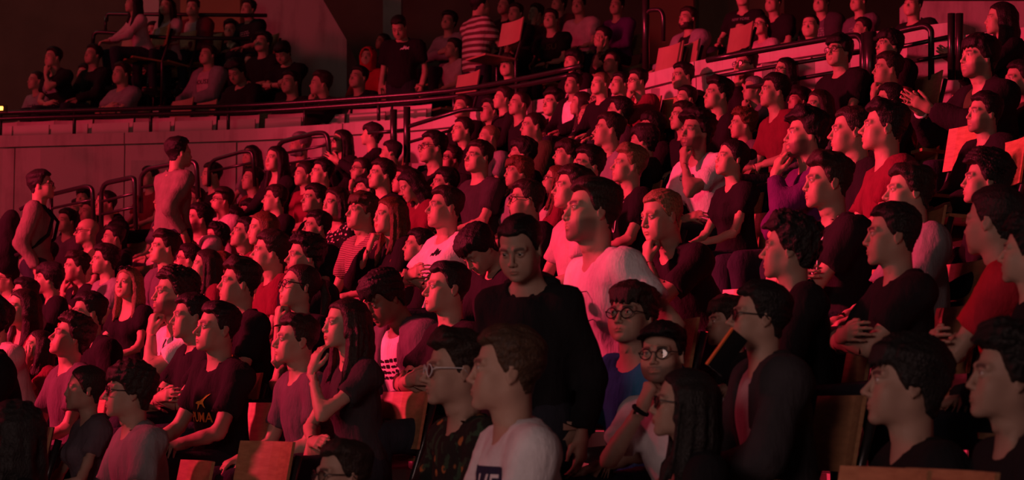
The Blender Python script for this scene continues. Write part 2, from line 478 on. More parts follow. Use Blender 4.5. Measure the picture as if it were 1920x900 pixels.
# ---------------------------------------------------------------- bodies (local frame: floor under the pelvis, facing -y)
def unit(v): v = np.asarray(v, float); return v / (np.linalg.norm(v) + 1e-9)
def ik(S, Wt, l1, l2, pole):
    S, Wt = np.asarray(S, float), np.asarray(Wt, float); d = Wt - S; L = np.linalg.norm(d)
    if L > (l1 + l2) * .985: Wt = S + d * ((l1 + l2) * .985 / L); d = Wt - S; L = np.linalg.norm(d)
    u = d / L; a = (l1 * l1 - l2 * l2 + L * L) / (2 * L); h = math.sqrt(max(l1 * l1 - a * a, 0))
    p = np.asarray(pole, float); p = unit(p - u * (p @ u))
    return S + u * a + p * h, Wt

def skeleton(pose, fem, lean, side, yaw, pitch, roll, wide=1.0):
    """joints of a posed figure; yaw/pitch/roll turn the head against the body"""
    J = {}
    stand = pose.startswith('stand') or pose == 'walk'
    hz = .93 if stand else .54
    P = np.array([0, 0, hz]); R = RZ(0) @ RY(side) @ RX(lean)
    def up(x, y, z): return P + R @ np.array([x, y, z])
    J['P'], J['R'], J['stand'] = P, R, stand
    J['L'] = up(0, .030, .12); J['C'] = up(0, .022, .30); J['N'] = up(0, .040, .475)
    w = (.152 if fem else .187) * wide
    J['wide'] = wide
    Rb = R
    nb = J['N'] + RX(lean * .35) @ np.array([0, -.032, .058])      # head joint: the head keeps itself upright
    HR = RZ(yaw) @ RX(pitch) @ RY(roll)
    J['H'] = nb + HR @ np.array([0, -.022, .125]); J['HR'] = HR; J['nb'] = nb
    chin = J['H'] + HR @ np.array([0, -.080, -.118])
    sit = not stand
    for i, s in enumerate((1, -1)):
        sh = up(s * w, .030, .425)
        t = pose; fd, pn, kind = (-s * .25, -.9, -.25), (0, .1, -1), 'relaxed'
        wr = (s * .12, -.315, .635); pole = (s * .8, .5, -.6)
        if t == 'cross': wr = up(-s * .085, -.215 - .03 * i, .235 + .02 * i); fd, pn, pole = (-s, .1, .15), (0, 1, -.1), (s * 1, -.1, -.5)
        elif t == 'lean': wr = (s * .07, -.50, .66); fd = (-s * .6, -.7, -.1)
        elif t in ('chinL', 'chinR', 'chinB'):
            if t == 'chinB' or (t == 'chinL') == (s > 0):
                wr = chin + np.array([s * .035, -.035, -.085]); fd, pn, kind, pole = (-s * .30, .18, 1), (-s * .2, 1, .1), 'fist', (s * .5, -.4, -1)
                if t == 'chinB': wr = chin + np.array([s * .05, -.055, -.075])
            else: wr = up(-s * .06, -.23, .16); fd, pn, pole = (-s, .1, .1), (0, .8, -.4), (s, -.1, -.5)
        elif t in ('cheekL', 'cheekR'):
            if (t == 'cheekL') == (s > 0):
                wr = J['H'] + HR @ np.array([s * .062, -.070, -.175]); fd, pn, kind, pole = (s * .06, .04, 1), (-s * .9, .45, 0), 'flat', (s * .5, -.4, -1)
            else: wr = up(-s * .05, -.25, .10); fd, pn, pole = (-s, -.1, 0), (0, .7, -.5), (s, -.1, -.5)
        elif t == 'mouth':
            if s > 0: wr = chin + HR @ np.array([.012, -.075, -.105]); fd, pn, kind, pole = HR @ np.array([-.10, .25, 1]), HR @ np.array([-.35, 1, -.1]), 'relaxed', (.45, -.5, -1)
            else: wr = up(.10, -.25, .16); fd, pn, pole = (1, -.1, 0), (0, .7, -.5), (s, -.1, -.5)
        elif t == 'clap': wr = up(s * .055, -.36, .40); fd, pn, kind, pole = (-s * .25, -.8, .45), (-s, 0, .1), 'flat', (s * .8, .2, -.8)
        elif t == 'phone': wr = up(s * .07, -.34, .30) if s > 0 else up(s * .07, -.30, .2); fd, pn, kind = (-s * .4, -.5, .75), (-s * .6, .8, .3), 'curl'
        elif t == 'hip':
            if s > 0: wr = up(s * .20, -.03, .03); fd, pn, pole = (-s * .5, -.6, -.6), (-s, .1, 0), (s * 1, .7, .1)
        elif t == 'back': wr = up(s * .24, -.06, -.02); fd, pole = (0, -.5, -1), (s * .5, 1, 0)
        elif t == 'stand': wr = up(s * .235, -.045, -.06); fd, pn, pole = (0, -.12, -1), (-s, .2, 0), (s * .3, 1, 0)
        elif t == 'walk': wr = up(s * .225, -.10 - .14 * s, .0); fd, pn, pole = (0, -.4, -1), (-s, .2, 0), (s * .3, 1, 0)
        elif t == 'standx': wr = up(-s * .085, -.215 - .03 * i, .235 + .02 * i); fd, pn, pole = (-s, .1, .15), (0, 1, -.1), (s * 1, -.1, -.5)
        el, wr = ik(sh, wr, .292, .252, pole)
        fd = unit(fd); pn = unit(np.asarray(pn) - fd * (np.asarray(pn) @ fd))
        J['a%d' % i] = (s, sh, el, wr, fd, pn, kind)
        hip = P + np.array([s * .088, .0, -.005])
        if stand:
            kn = np.array([s * .095, -.02 - (.12 * s if t == 'walk' else 0), .50]); an = np.array([s * .105, .03 - (.20 * s if t == 'walk' else 0), .085])
        else: kn = np.array([s * .125, -.435, .525]); an = np.array([s * .125, -.40, .085])
        J['l%d' % i] = (s, hip, kn, an)
    return J

def torso(g, J, fem, inf=0., k=.05):
    R = J['R']; P, L, C, N = J['P'], J['L'], J['C'], J['N']
    e = np.array([inf] * 3)
    if fem:
        g.ell(P + R @ [0, .01, .0], np.array([.170, .125, .115]) + e, .03, R)
        g.ell(L, np.array([.122, .092, .140]) + e, k, R); g.ell(C, np.array([.132, .095, .165]) + e, k, R)
        for s in (-1, 1): g.ell(C + R @ [s * .066, -.085, .015], np.array([.058, .052, .058]) + e * .6, .035, R)
    else:
        g.ell(P + R @ [0, .01, .0], np.array([.162, .122, .115]) + e, .03, R)
        g.ell(L, np.array([.142, .104, .150]) + e, k, R); g.ell(C, np.array([.158, .110, .175]) + e, k, R)
    w = (.125 if fem else .150) * J['wide']
    a, b = N + R @ [-w, -.012, -.060], N + R @ [w, -.012, -.060]
    r = .052 if fem else .060
    g.cap(a, b, r + inf, r + inf, .045)
    for i in (0, 1):
        s, sh = J['a%d' % i][:2]
        g.ell(sh, np.array([.054, .054, .058]) * (.88 if fem else 1) + e, .045)
        g.cap(N + R @ [s * .03, .005, .01], sh + R @ [-s * .02, 0, .012], .040 + inf, .036 + inf, .04)

def body_field(J, fem, res):
    pts = [J['a0'][1], J['a1'][1], J['a0'][2], J['a1'][2], J['a0'][3], J['a1'][3], J['N']]
    lo = np.min(pts, 0) - .10; hi = np.max(pts, 0) + .10
    lo = np.minimum(lo, [-.26, -.62, 0]); hi = np.maximum(hi, [.26, .20, J['N'][2] + .09])
    if J['stand']: lo[1] = min(-.36, np.min(pts, 0)[1] - .1)
    lo[2] = -.01
    zmid = J['P'][2] - .02
    # a grid line falls where the neck is cut
    zc = J['N'][2] + .016
    g = Grid(lines(lo[0], res, hi[0]), lines(lo[1], res, hi[1]), lines(lo[2], res * 1.7, zmid, res, zc, res, max(hi[2], zc + 3 * res)))
    torso(g, J, fem)
    wn = .047 if fem else .060
    g.cap(J['N'] + J['R'] @ [0, -.005, -.02], J['nb'] + np.array([0, .004, .06]), wn + .006, wn, .04)
    f = .86 if fem else 1
    for i in (0, 1):
        s, sh, el, wr, fd, pn, kd = J['a%d' % i]
        g.cap(sh, el, .047 * f, .037 * f, .03)
        m = el + (wr - el) * .25
        g.cap(el, m, .036 * f, .039 * f, .015); g.cap(m, wr + unit(wr - el) * .03, .039 * f, .0255 * f, .012)
        s, hip, kn, an = J['l%d' % i]
        g.cap(hip, kn, .082, .056, .03); g.cap(kn, an, .054, .036, .02)
        g.cap(an + [0, .03, -.04], an + [s * .015, -.16, -.05], .034, .028, .02)
    return g, zc

def build_body(J, fem, lod, hv, hq, hcol, skin, vis):
    """one continuous skin: torso and limbs, with head and hands bridged on"""
    res = (.027, .034, .042)[lod]
    g, zc = body_field(J, fem, res)
    V, Q = nets(g)
    nb = J['nb']; vz = V[:, 2] > zc - 1e-5
    near = (np.hypot(V[:, 0] - nb[0], V[:, 1] - nb[1]) < .10) & vz
    drop = near.copy()
    cuts = []
    hres = ((.0058 if vis else .0115), (.0088 if vis else .0140), (.0130 if vis else .017))[lod]
    for i in (0, 1):
        s, sh, el, wr, fd, pn, kd = J['a%d' % i]
        d = unit(wr - el)
        t = (V - wr) @ d
        dd = (t > -.018) & (np.linalg.norm(V - wr, axis=1) < .085)
        drop |= dd
        cuts.append((t > -.075) & (np.linalg.norm(V - wr, axis=1) < .11))
    keep = ~drop[Q].any(1)
    Q = Q[keep]
    nz = (np.hypot(V[:, 0] - nb[0], V[:, 1] - nb[1]) < .10) & (V[:, 2] > zc - 3 * res)
    bd = rim(Q)
    isb = np.zeros(len(V), bool); isb[bd] = True
    ringN = np.nonzero(isb & nz)[0]
    ringW = [np.nonzero(isb & c & ~nz)[0] for c in cuts]
    parts_v, parts_q, cols = [V], [Q], [np.tile(np.array(skin, F4), (len(V), 1))]
    off = len(V); T = [np.zeros((0, 3), np.int64)]
    H = hv @ J['HR'].T.astype(F4) + J['H'].astype(F4)
    hr = rim(hq) + off
    parts_v.append(H); parts_q.append(hq + off); cols.append(hcol); off += len(H)
    hands = []
    for i in (0, 1):
        s, sh, el, wr, fd, pn, kd = J['a%d' % i]
        v, q = hand_mesh(kd, s, hres)
        X = np.cross(fd, -pn)
        M = np.stack([X, fd, -pn], 1)                                  # columns: x, fingers, back of the hand
        sc = .90 if fem else 1.0
        v = (v * F4(sc)) @ M.T.astype(F4) + wr.astype(F4)
        r = rim(q) + off
        parts_v.append(v); parts_q.append(q + off); cols.append(np.tile(np.array(skin, F4) * np.array([1.0, .93, .92], F4), (len(v), 1))); off += len(v)
        hands.append(r)
    V = np.concatenate(parts_v); Q = np.concatenate(parts_q)
    if len(ringN) > 4 and len(hr) > 4: T.append(zipper(V, ringN, hr))
    for r, h in zip(ringW, hands):
        if len(r) > 3 and len(h) > 3: T.append(zipper(V, r, h))
    T = np.concatenate(T); C = np.concatenate(cols)
    if lod < 2:
        cN = J['N'] + (0, 0, .06)
        msk = np.abs(V[:, 2] - zc - .012) < .034
        msk &= np.hypot(V[:, 0] - nb[0], V[:, 1] - nb[1]) < .085
        for i in (0, 1): msk |= np.linalg.norm(V - J['a%d' % i][3], axis=1) < .026
        V = relax(V, Q, T, msk, 5)
    V, Q, T, u = compact(V, Q, T)
    return V, Q, T, C[u]

def shirt_mesh(J, fem, lod, kind, seed, inf=.014, neck='crew', openf=0., amp=1.0):
    """a garment of the upper body. kind: tee, long, tank"""
    res = (.0205, .030, .042)[lod]
    inf = inf + (0, .003, .007)[lod]
    pts = [J['a0'][1], J['a1'][1], J['N']]
    if kind != 'tank': pts += [J['a0'][2], J['a1'][2]]
    if kind == 'long': pts += [J['a0'][3], J['a1'][3]]
    lo = np.min(pts, 0) - .11; hi = np.max(pts, 0) + .10
    lo = np.minimum(lo, [-.23, -.20, J['P'][2] - .10]); hi = np.maximum(hi, [.23, .19, J['N'][2] + .06]); lo[2] = J['P'][2] - .09
    g = Grid(lines(lo[0], res, hi[0]), lines(lo[1], res, hi[1]), lines(lo[2], res, hi[2]))
    torso(g, J, fem, inf, .06)
    R, N, C, P = J['R'], J['N'], J['C'], J['P']
    f = .86 if fem else 1
    for i in (0, 1):
        s, sh, el, wr = J['a%d' % i][:4]
        if kind == 'tee':
            e = sh + (el - sh) * (.50 if fem else .66)
            g.cap(sh, e, (.056 + inf) * f, (.051 + inf) * f, .03, endcut=True)
        elif kind == 'long':
            g.cap(sh, el, (.055 + inf) * f, (.044 + inf) * f, .03)
            g.cap(el, wr - unit(wr - el) * .02, (.044 + inf) * f, (.031 + inf) * f, .02, endcut=True)
    x, y, z = g.full()
    g.F = g.F + F4(.0065 * amp) * wob(x, y, z * F4(.6), seed, 34, 3) + F4(.0028 * amp) * wob(x * F4(1.6), y * F4(1.6), z * F4(.25), seed + 2, 60, 2)
    g.F = np.maximum(g.F, (F4(P[2] - .065) - z) + 0 * x)
    # neckline
    nk = N + R @ np.array([0, -.034, .020])
    up = J['nb'] + np.array([0, 0, .06])
    wn = (.058 if fem else .069)
    if neck != 'high':
        g.cap(nk + R @ [0, 0, .012], up + (up - nk) * .6, wn, wn + .012, .012, sub=True)
    if neck == 'v': g.cap(nk + R @ [0, -.045, .03], C + R @ [0, -.135, .085 if not fem else .055], .045, .008, .006, sub=True)
    if neck == 'scoop': g.ell(N + R @ [0, -.085, -.025], (.075, .05, .075), .01, R, sub=True)
    if openf > 0:
        a = N + R @ [0, -.19, .10]; b = P + R @ [0, -.21, -.1]
        g.cap(a, b, openf, openf * 1.15, .01, sub=True, sq=(1, 3.2, 1))
    V, Q = nets(g)
    V, Q, _, _ = compact(V, Q)
    return V, Q

TRO = {}
def trouser_mesh(stand, walk, lod, J):
    key = (stand, walk, lod)
    if key in TRO: return TRO[key]
    res = (.026, .034, .048)[lod]; P = J['P']
    g = Grid(lines(-.27, res, .27), lines(-.54 if not stand else -.36, res, .32 if walk else .19), lines(.06, res * 1.4, P[2] - .1, res, P[2] + .12))
    g.ell(P + [0, .012, -.005], (.182, .142, .120), .03)
    for i in (0, 1):
        s, hip, kn, an = J['l%d' % i]
        g.cap(hip, kn, .098, .072, .03); g.cap(kn, an, .070, .056, .02)
    V, Q = nets(g); me = mesh_from('trousers', *compact(V, Q)[:2]); TRO[key] = me
    return me
SHOE = {}
def shoe_mesh(stand, walk, lod, J):
    key = (stand, walk, lod)
    if key in SHOE: return SHOE[key]
    out = []
    for i in (0, 1):
        s, hip, kn, an = J['l%d' % i]
        r = (.016, .02, .03)[lod]
        g = Grid(lines(an[0] - .08, r, an[0] + .08), lines(an[1] - .25, r, an[1] + .11), lines(-.02, r, .16))
        g.cap(an + [0, .035, -.035], an + [s * .015, -.165, -.045], .048, .040, .02); g.cap(an + [0, .01, .03], an + [0, .01, -.03], .044, .046, .02)
        x, y, z = g.full(); g.F = np.maximum(g.F, .002 - z + 0 * x)
        V, Q = nets(g); out.append(mesh_from('shoe', *compact(V, Q)[:2]))
    SHOE[key] = out
    return out
# ---------------------------------------------------------------- materials
MATS = {}
def nodes(name):
    m = bpy.data.materials.new(name); m.use_nodes = True
    nt = m.node_tree; return m, nt, nt.nodes['Principled BSDF']
def N(nt, t, **kw):
    n = nt.nodes.new(t)
    for k, v in kw.items():
        if k.startswith('i_'): n.inputs[int(k[2:]) if k[2:].isdigit() else k[2:]].default_value = v
        else: setattr(n, k, v)
    return n
def bump(nt, b, height, strength, dist):
    n = N(nt, 'ShaderNodeBump'); n.inputs['Strength'].default_value = strength; n.inputs['Distance'].default_value = dist
    nt.links.new(height, n.inputs['Height']); nt.links.new(n.outputs[0], b.inputs['Normal'])
def objco(nt, scale=(1, 1, 1)):
    tc = N(nt, 'ShaderNodeTexCoord'); mp = N(nt, 'ShaderNodeMapping'); mp.inputs['Scale'].default_value = scale
    nt.links.new(tc.outputs['Object'], mp.inputs[0]); return mp.outputs[0]
def noise(nt, co, scale, detail=3, rough=.6):
    n = N(nt, 'ShaderNodeTexNoise'); n.inputs['Scale'].default_value = scale; n.inputs['Detail'].default_value = detail; n.inputs['Roughness'].default_value = rough
    nt.links.new(co, n.inputs['Vector']); return n.outputs['Fac']
def ramp(nt, fac, *stops):
    r = N(nt, 'ShaderNodeValToRGB'); e = r.color_ramp.elements
    while len(e) < len(stops): e.new(.5)
    for el, (p, c) in zip(e, stops): el.position = p; el.color = (*c, 1)
    nt.links.new(fac, r.inputs[0]); return r.outputs[0]
def mul(c, k): return tuple(min(1, v * k) for v in c)

def skin_mat():
    m, nt, b = nodes('skin'); b.inputs['Roughness'].default_value = .58; b.inputs['Specular IOR Level'].default_value = .35
    a = N(nt, 'ShaderNodeAttribute', attribute_name='Col')
    co = objco(nt); f = noise(nt, co, 26, 4)
    mx = N(nt, 'ShaderNodeMix', data_type='RGBA', blend_type='MULTIPLY'); mx.inputs[0].default_value = .35
    nt.links.new(a.outputs['Color'], mx.inputs[6]); nt.links.new(ramp(nt, f, (.3, (.82, .74, .72)), (.7, (1, 1, 1))), mx.inputs[7])
    nt.links.new(mx.outputs[2], b.inputs['Base Color'])
    bump(nt, b, noise(nt, co, 420, 2), .25, .0012)
    return m
def hair_mat(key, c):
    m, nt, b = nodes('hair_' + key); b.inputs['Roughness'].default_value = .52
    co = objco(nt, (1, .35, .22)); f = noise(nt, co, 320, 3)
    nt.links.new(ramp(nt, f, (.3, mul(c, .45)), (.72, mul(c, 1.5))), b.inputs['Base Color'])
    bump(nt, b, f, 1.0, .006); b.inputs['Specular IOR Level'].default_value = .35
    return m
def cloth_mat(key, c, pat=None):
    m, nt, b = nodes('cloth_' + key); b.inputs['Roughness'].default_value = .92; b.inputs['Specular IOR Level'].default_value = .2
    co = objco(nt); f = noise(nt, co, 14, 5)
    base = ramp(nt, f, (.3, mul(c, .84)), (.7, mul(c, 1.08)))
    if pat:
        if pat == 'stripe': w = N(nt, 'ShaderNodeTexWave', wave_type='BANDS', bands_direction='Z'); w.inputs['Scale'].default_value = 5.2; w.inputs['Distortion'].default_value = .25; nt.links.new(co, w.inputs[0]); fac = w.outputs['Fac']; dk, ed = (.12, .06, .06), (.50, .56)
        elif pat == 'stripe2': w = N(nt, 'ShaderNodeTexWave', wave_type='BANDS', bands_direction='Z'); w.inputs['Scale'].default_value = 26; nt.links.new(co, w.inputs[0]); fac = w.outputs['Fac']; dk, ed = (.11, .03, .04), (.35, .65)
        elif pat == 'dots':
            v = N(nt, 'ShaderNodeTexVoronoi'); v.inputs['Scale'].default_value = 34; nt.links.new(co, v.inputs['Vector']); fac = v.outputs['Distance']; dk, ed = (.55, .45, .42), (.28, .34)
        elif pat == 'floral':
            v = N(nt, 'ShaderNodeTexVoronoi'); v.inputs['Scale'].default_value = 17; nt.links.new(co, v.inputs['Vector'])
            fac = v.outputs['Distance']; dk, ed = (.40, .16, .05), (.20, .27)
        r = ramp(nt, fac, (ed[0], (0, 0, 0)), (ed[1], (1, 1, 1)))
        mx = N(nt, 'ShaderNodeMix', data_type='RGBA'); nt.links.new(r, mx.inputs[0]); mx.inputs[6].default_value = (*dk, 1); nt.links.new(base, mx.inputs[7]); base = mx.outputs[2]
        if pat == 'floral':
            leaf = ramp(nt, noise(nt, co, 22, 2), (.55, (0, 0, 0)), (.6, (1, 1, 1)))
            m2 = N(nt, 'ShaderNodeMix', data_type='RGBA'); nt.links.new(leaf, m2.inputs[0]); nt.links.new(base, m2.inputs[6]); m2.inputs[7].default_value = (.03, .07, .04, 1); base = m2.outputs[2]
    nt.links.new(base, b.inputs['Base Color'])
    f2 = noise(nt, objco(nt, (1, 1, .35)), 16, 4); w = N(nt, 'ShaderNodeMath', operation='ADD'); nt.links.new(f2, w.inputs[0])
    f3 = noise(nt, co, 700, 1); w3 = N(nt, 'ShaderNodeMath', operation='MULTIPLY'); w3.inputs[1].default_value = .05; nt.links.new(f3, w3.inputs[0]); nt.links.new(w3.outputs[0], w.inputs[1])
    bump(nt, b, w.outputs[0], .55, .03)
    return m
def plain(key, c, rough=.5, metal=0, grain=0, gscale=8, bumpd=.003):
    m, nt, b = nodes(key); b.inputs['Roughness'].default_value = rough; b.inputs['Metallic'].default_value = metal
    f = noise(nt, objco(nt), gscale, 4)
    nt.links.new(ramp(nt, f, (.25, mul(c, 1 - grain)), (.75, mul(c, 1 + grain * .5))), b.inputs['Base Color'])
    if grain: bump(nt, b, f, .3, bumpd)
    return m
def wood_mat():
    m, nt, b = nodes('seat_plywood'); b.inputs['Roughness'].default_value = .45
    f = noise(nt, objco(nt, (1.2, 9, 9)), 7, 5)
    nt.links.new(ramp(nt, f, (.3, (.30, .14, .065)), (.7, (.46, .24, .12))), b.inputs['Base Color']); return m
def concrete_mat():
    m, nt, b = nodes('board_marked_concrete'); b.inputs['Roughness'].default_value = .85
    co = objco(nt); f = noise(nt, co, 1.4, 8, .65); f2 = noise(nt, objco(nt, (6, 6, .5)), 1.2, 4)
    ad = N(nt, 'ShaderNodeMath', operation='ADD'); nt.links.new(f, ad.inputs[0]); nt.links.new(f2, ad.inputs[1])
    nt.links.new(ramp(nt, ad.outputs[0], (.7, (.30, .26, .24)), (1.3, (.47, .42, .39))), b.inputs['Base Color'])
    bump(nt, b, noise(nt, co, 9, 6), .35, .02); return m
def eye_mat():
    m, nt, b = nodes('eyeball'); b.inputs['Roughness'].default_value = .12
    tc = N(nt, 'ShaderNodeTexCoord'); d = N(nt, 'ShaderNodeVectorMath', operation='DISTANCE'); d.inputs[1].default_value = (0, -.0125, 0)
    nt.links.new(tc.outputs['Object'], d.inputs[0]); k = N(nt, 'ShaderNodeMath', operation='MULTIPLY'); k.inputs[1].default_value = 50; nt.links.new(d.outputs['Value'], k.inputs[0])
    nt.links.new(ramp(nt, k.outputs[0], (.13, (.004, .004, .004)), (.15, (.08, .05, .03)), (.30, (.05, .03, .02)), (.34, (.50, .45, .42))), b.inputs['Base Color']); return m
def lens_mat(dark=False):
    m, nt, b = nodes('dark_lens' if dark else 'clear_lens')
    if dark: b.inputs['Base Color'].default_value = (.008, .006, .006, 1); b.inputs['Roughness'].default_value = .05; return m
    g = N(nt, 'ShaderNodeBsdfGlossy'); g.inputs['Roughness'].default_value = .03; t = N(nt, 'ShaderNodeBsdfTransparent'); fr = N(nt, 'ShaderNodeFresnel'); fr.inputs[0].default_value = 1.5
    mx = N(nt, 'ShaderNodeMixShader'); nt.links.new(fr.outputs[0], mx.inputs[0]); nt.links.new(t.outputs[0], mx.inputs[1]); nt.links.new(g.outputs[0], mx.inputs[2])
    nt.links.new(mx.outputs[0], nt.nodes['Material Output'].inputs[0]); return m
def glow_mat(name, c, e):
    m, nt, b = nodes(name); b.inputs['Base Color'].default_value = (*c, 1); b.inputs['Emission Color'].default_value = (*c, 1); b.inputs['Emission Strength'].default_value = e; return m

HC = {'k': (.010, .0075, .007), 'd': (.024, .014, .010), 'b': (.070, .036, .020), 'l': (.21, .13, .07), 'r': (.12, .045, .02), 'g': (.17, .16, .16)}
CC = {'k': (.012, .011, .013), 'n': (.045, .040, .045), 'g': (.24, .23, .24), 'w': (.78, .76, .78), 'm': (.17, .022, .04), 'b': (.012, .17, .30), 'p': (.10, .02, .13), 'o': (.06, .075, .03),
      't': (.20, .165, .14), 'r': (.55, .02, .045), 'u': (.12, .095, .115), 'pk': (.50, .36, .38), 'f': (.018, .020, .018), 'nv': (.03, .03, .07), 'y': (.75, .48, .08)}
SKIN, EYEM, WOOD, CONC = skin_mat(), eye_mat(), wood_mat(), concrete_mat()
VENEER = plain('seat_veneer', (.34, .19, .14), .5, 0, .15, 4)
HAIRM = {k: hair_mat(k, c) for k, c in HC.items()}
CLOTHM = {k: cloth_mat(k, c) for k, c in CC.items()}
CLOTHM['stripe'] = cloth_mat('wide_stripes', (.50, .44, .40), 'stripe'); CLOTHM['stripe2'] = cloth_mat('fine_stripes', (.42, .26, .26), 'stripe2')
CLOTHM['dots'] = cloth_mat('spots', CC['k'], 'dots'); CLOTHM['floral'] = cloth_mat('flowers', (.016, .018, .016), 'floral')
DENIM = cloth_mat('dark_denim', (.025, .028, .040)); LEATHER = plain('shoe_leather', (.03, .026, .025), .5)
FRAME = plain('black_frame', (.010, .010, .011), .3); FRAMEW = plain('pale_frame', (.7, .68, .68), .3); LENS, DLENS = lens_mat(), lens_mat(True)
STEEL = plain('dark_painted_steel', (.020, .017, .018), .30, .0, .3, 30); PANEL = plain('pale_seat_panel', (.60, .52, .48), .5, 0, .12, 3)
DARKWALL = plain('dark_plaster', (.10, .075, .055), .9, 0, .3, 1.2, .02)
STRAP = plain('white_strap', (.75, .7, .7), .6); METAL = plain('bright_steel', (.7, .7, .72), .3, 1)
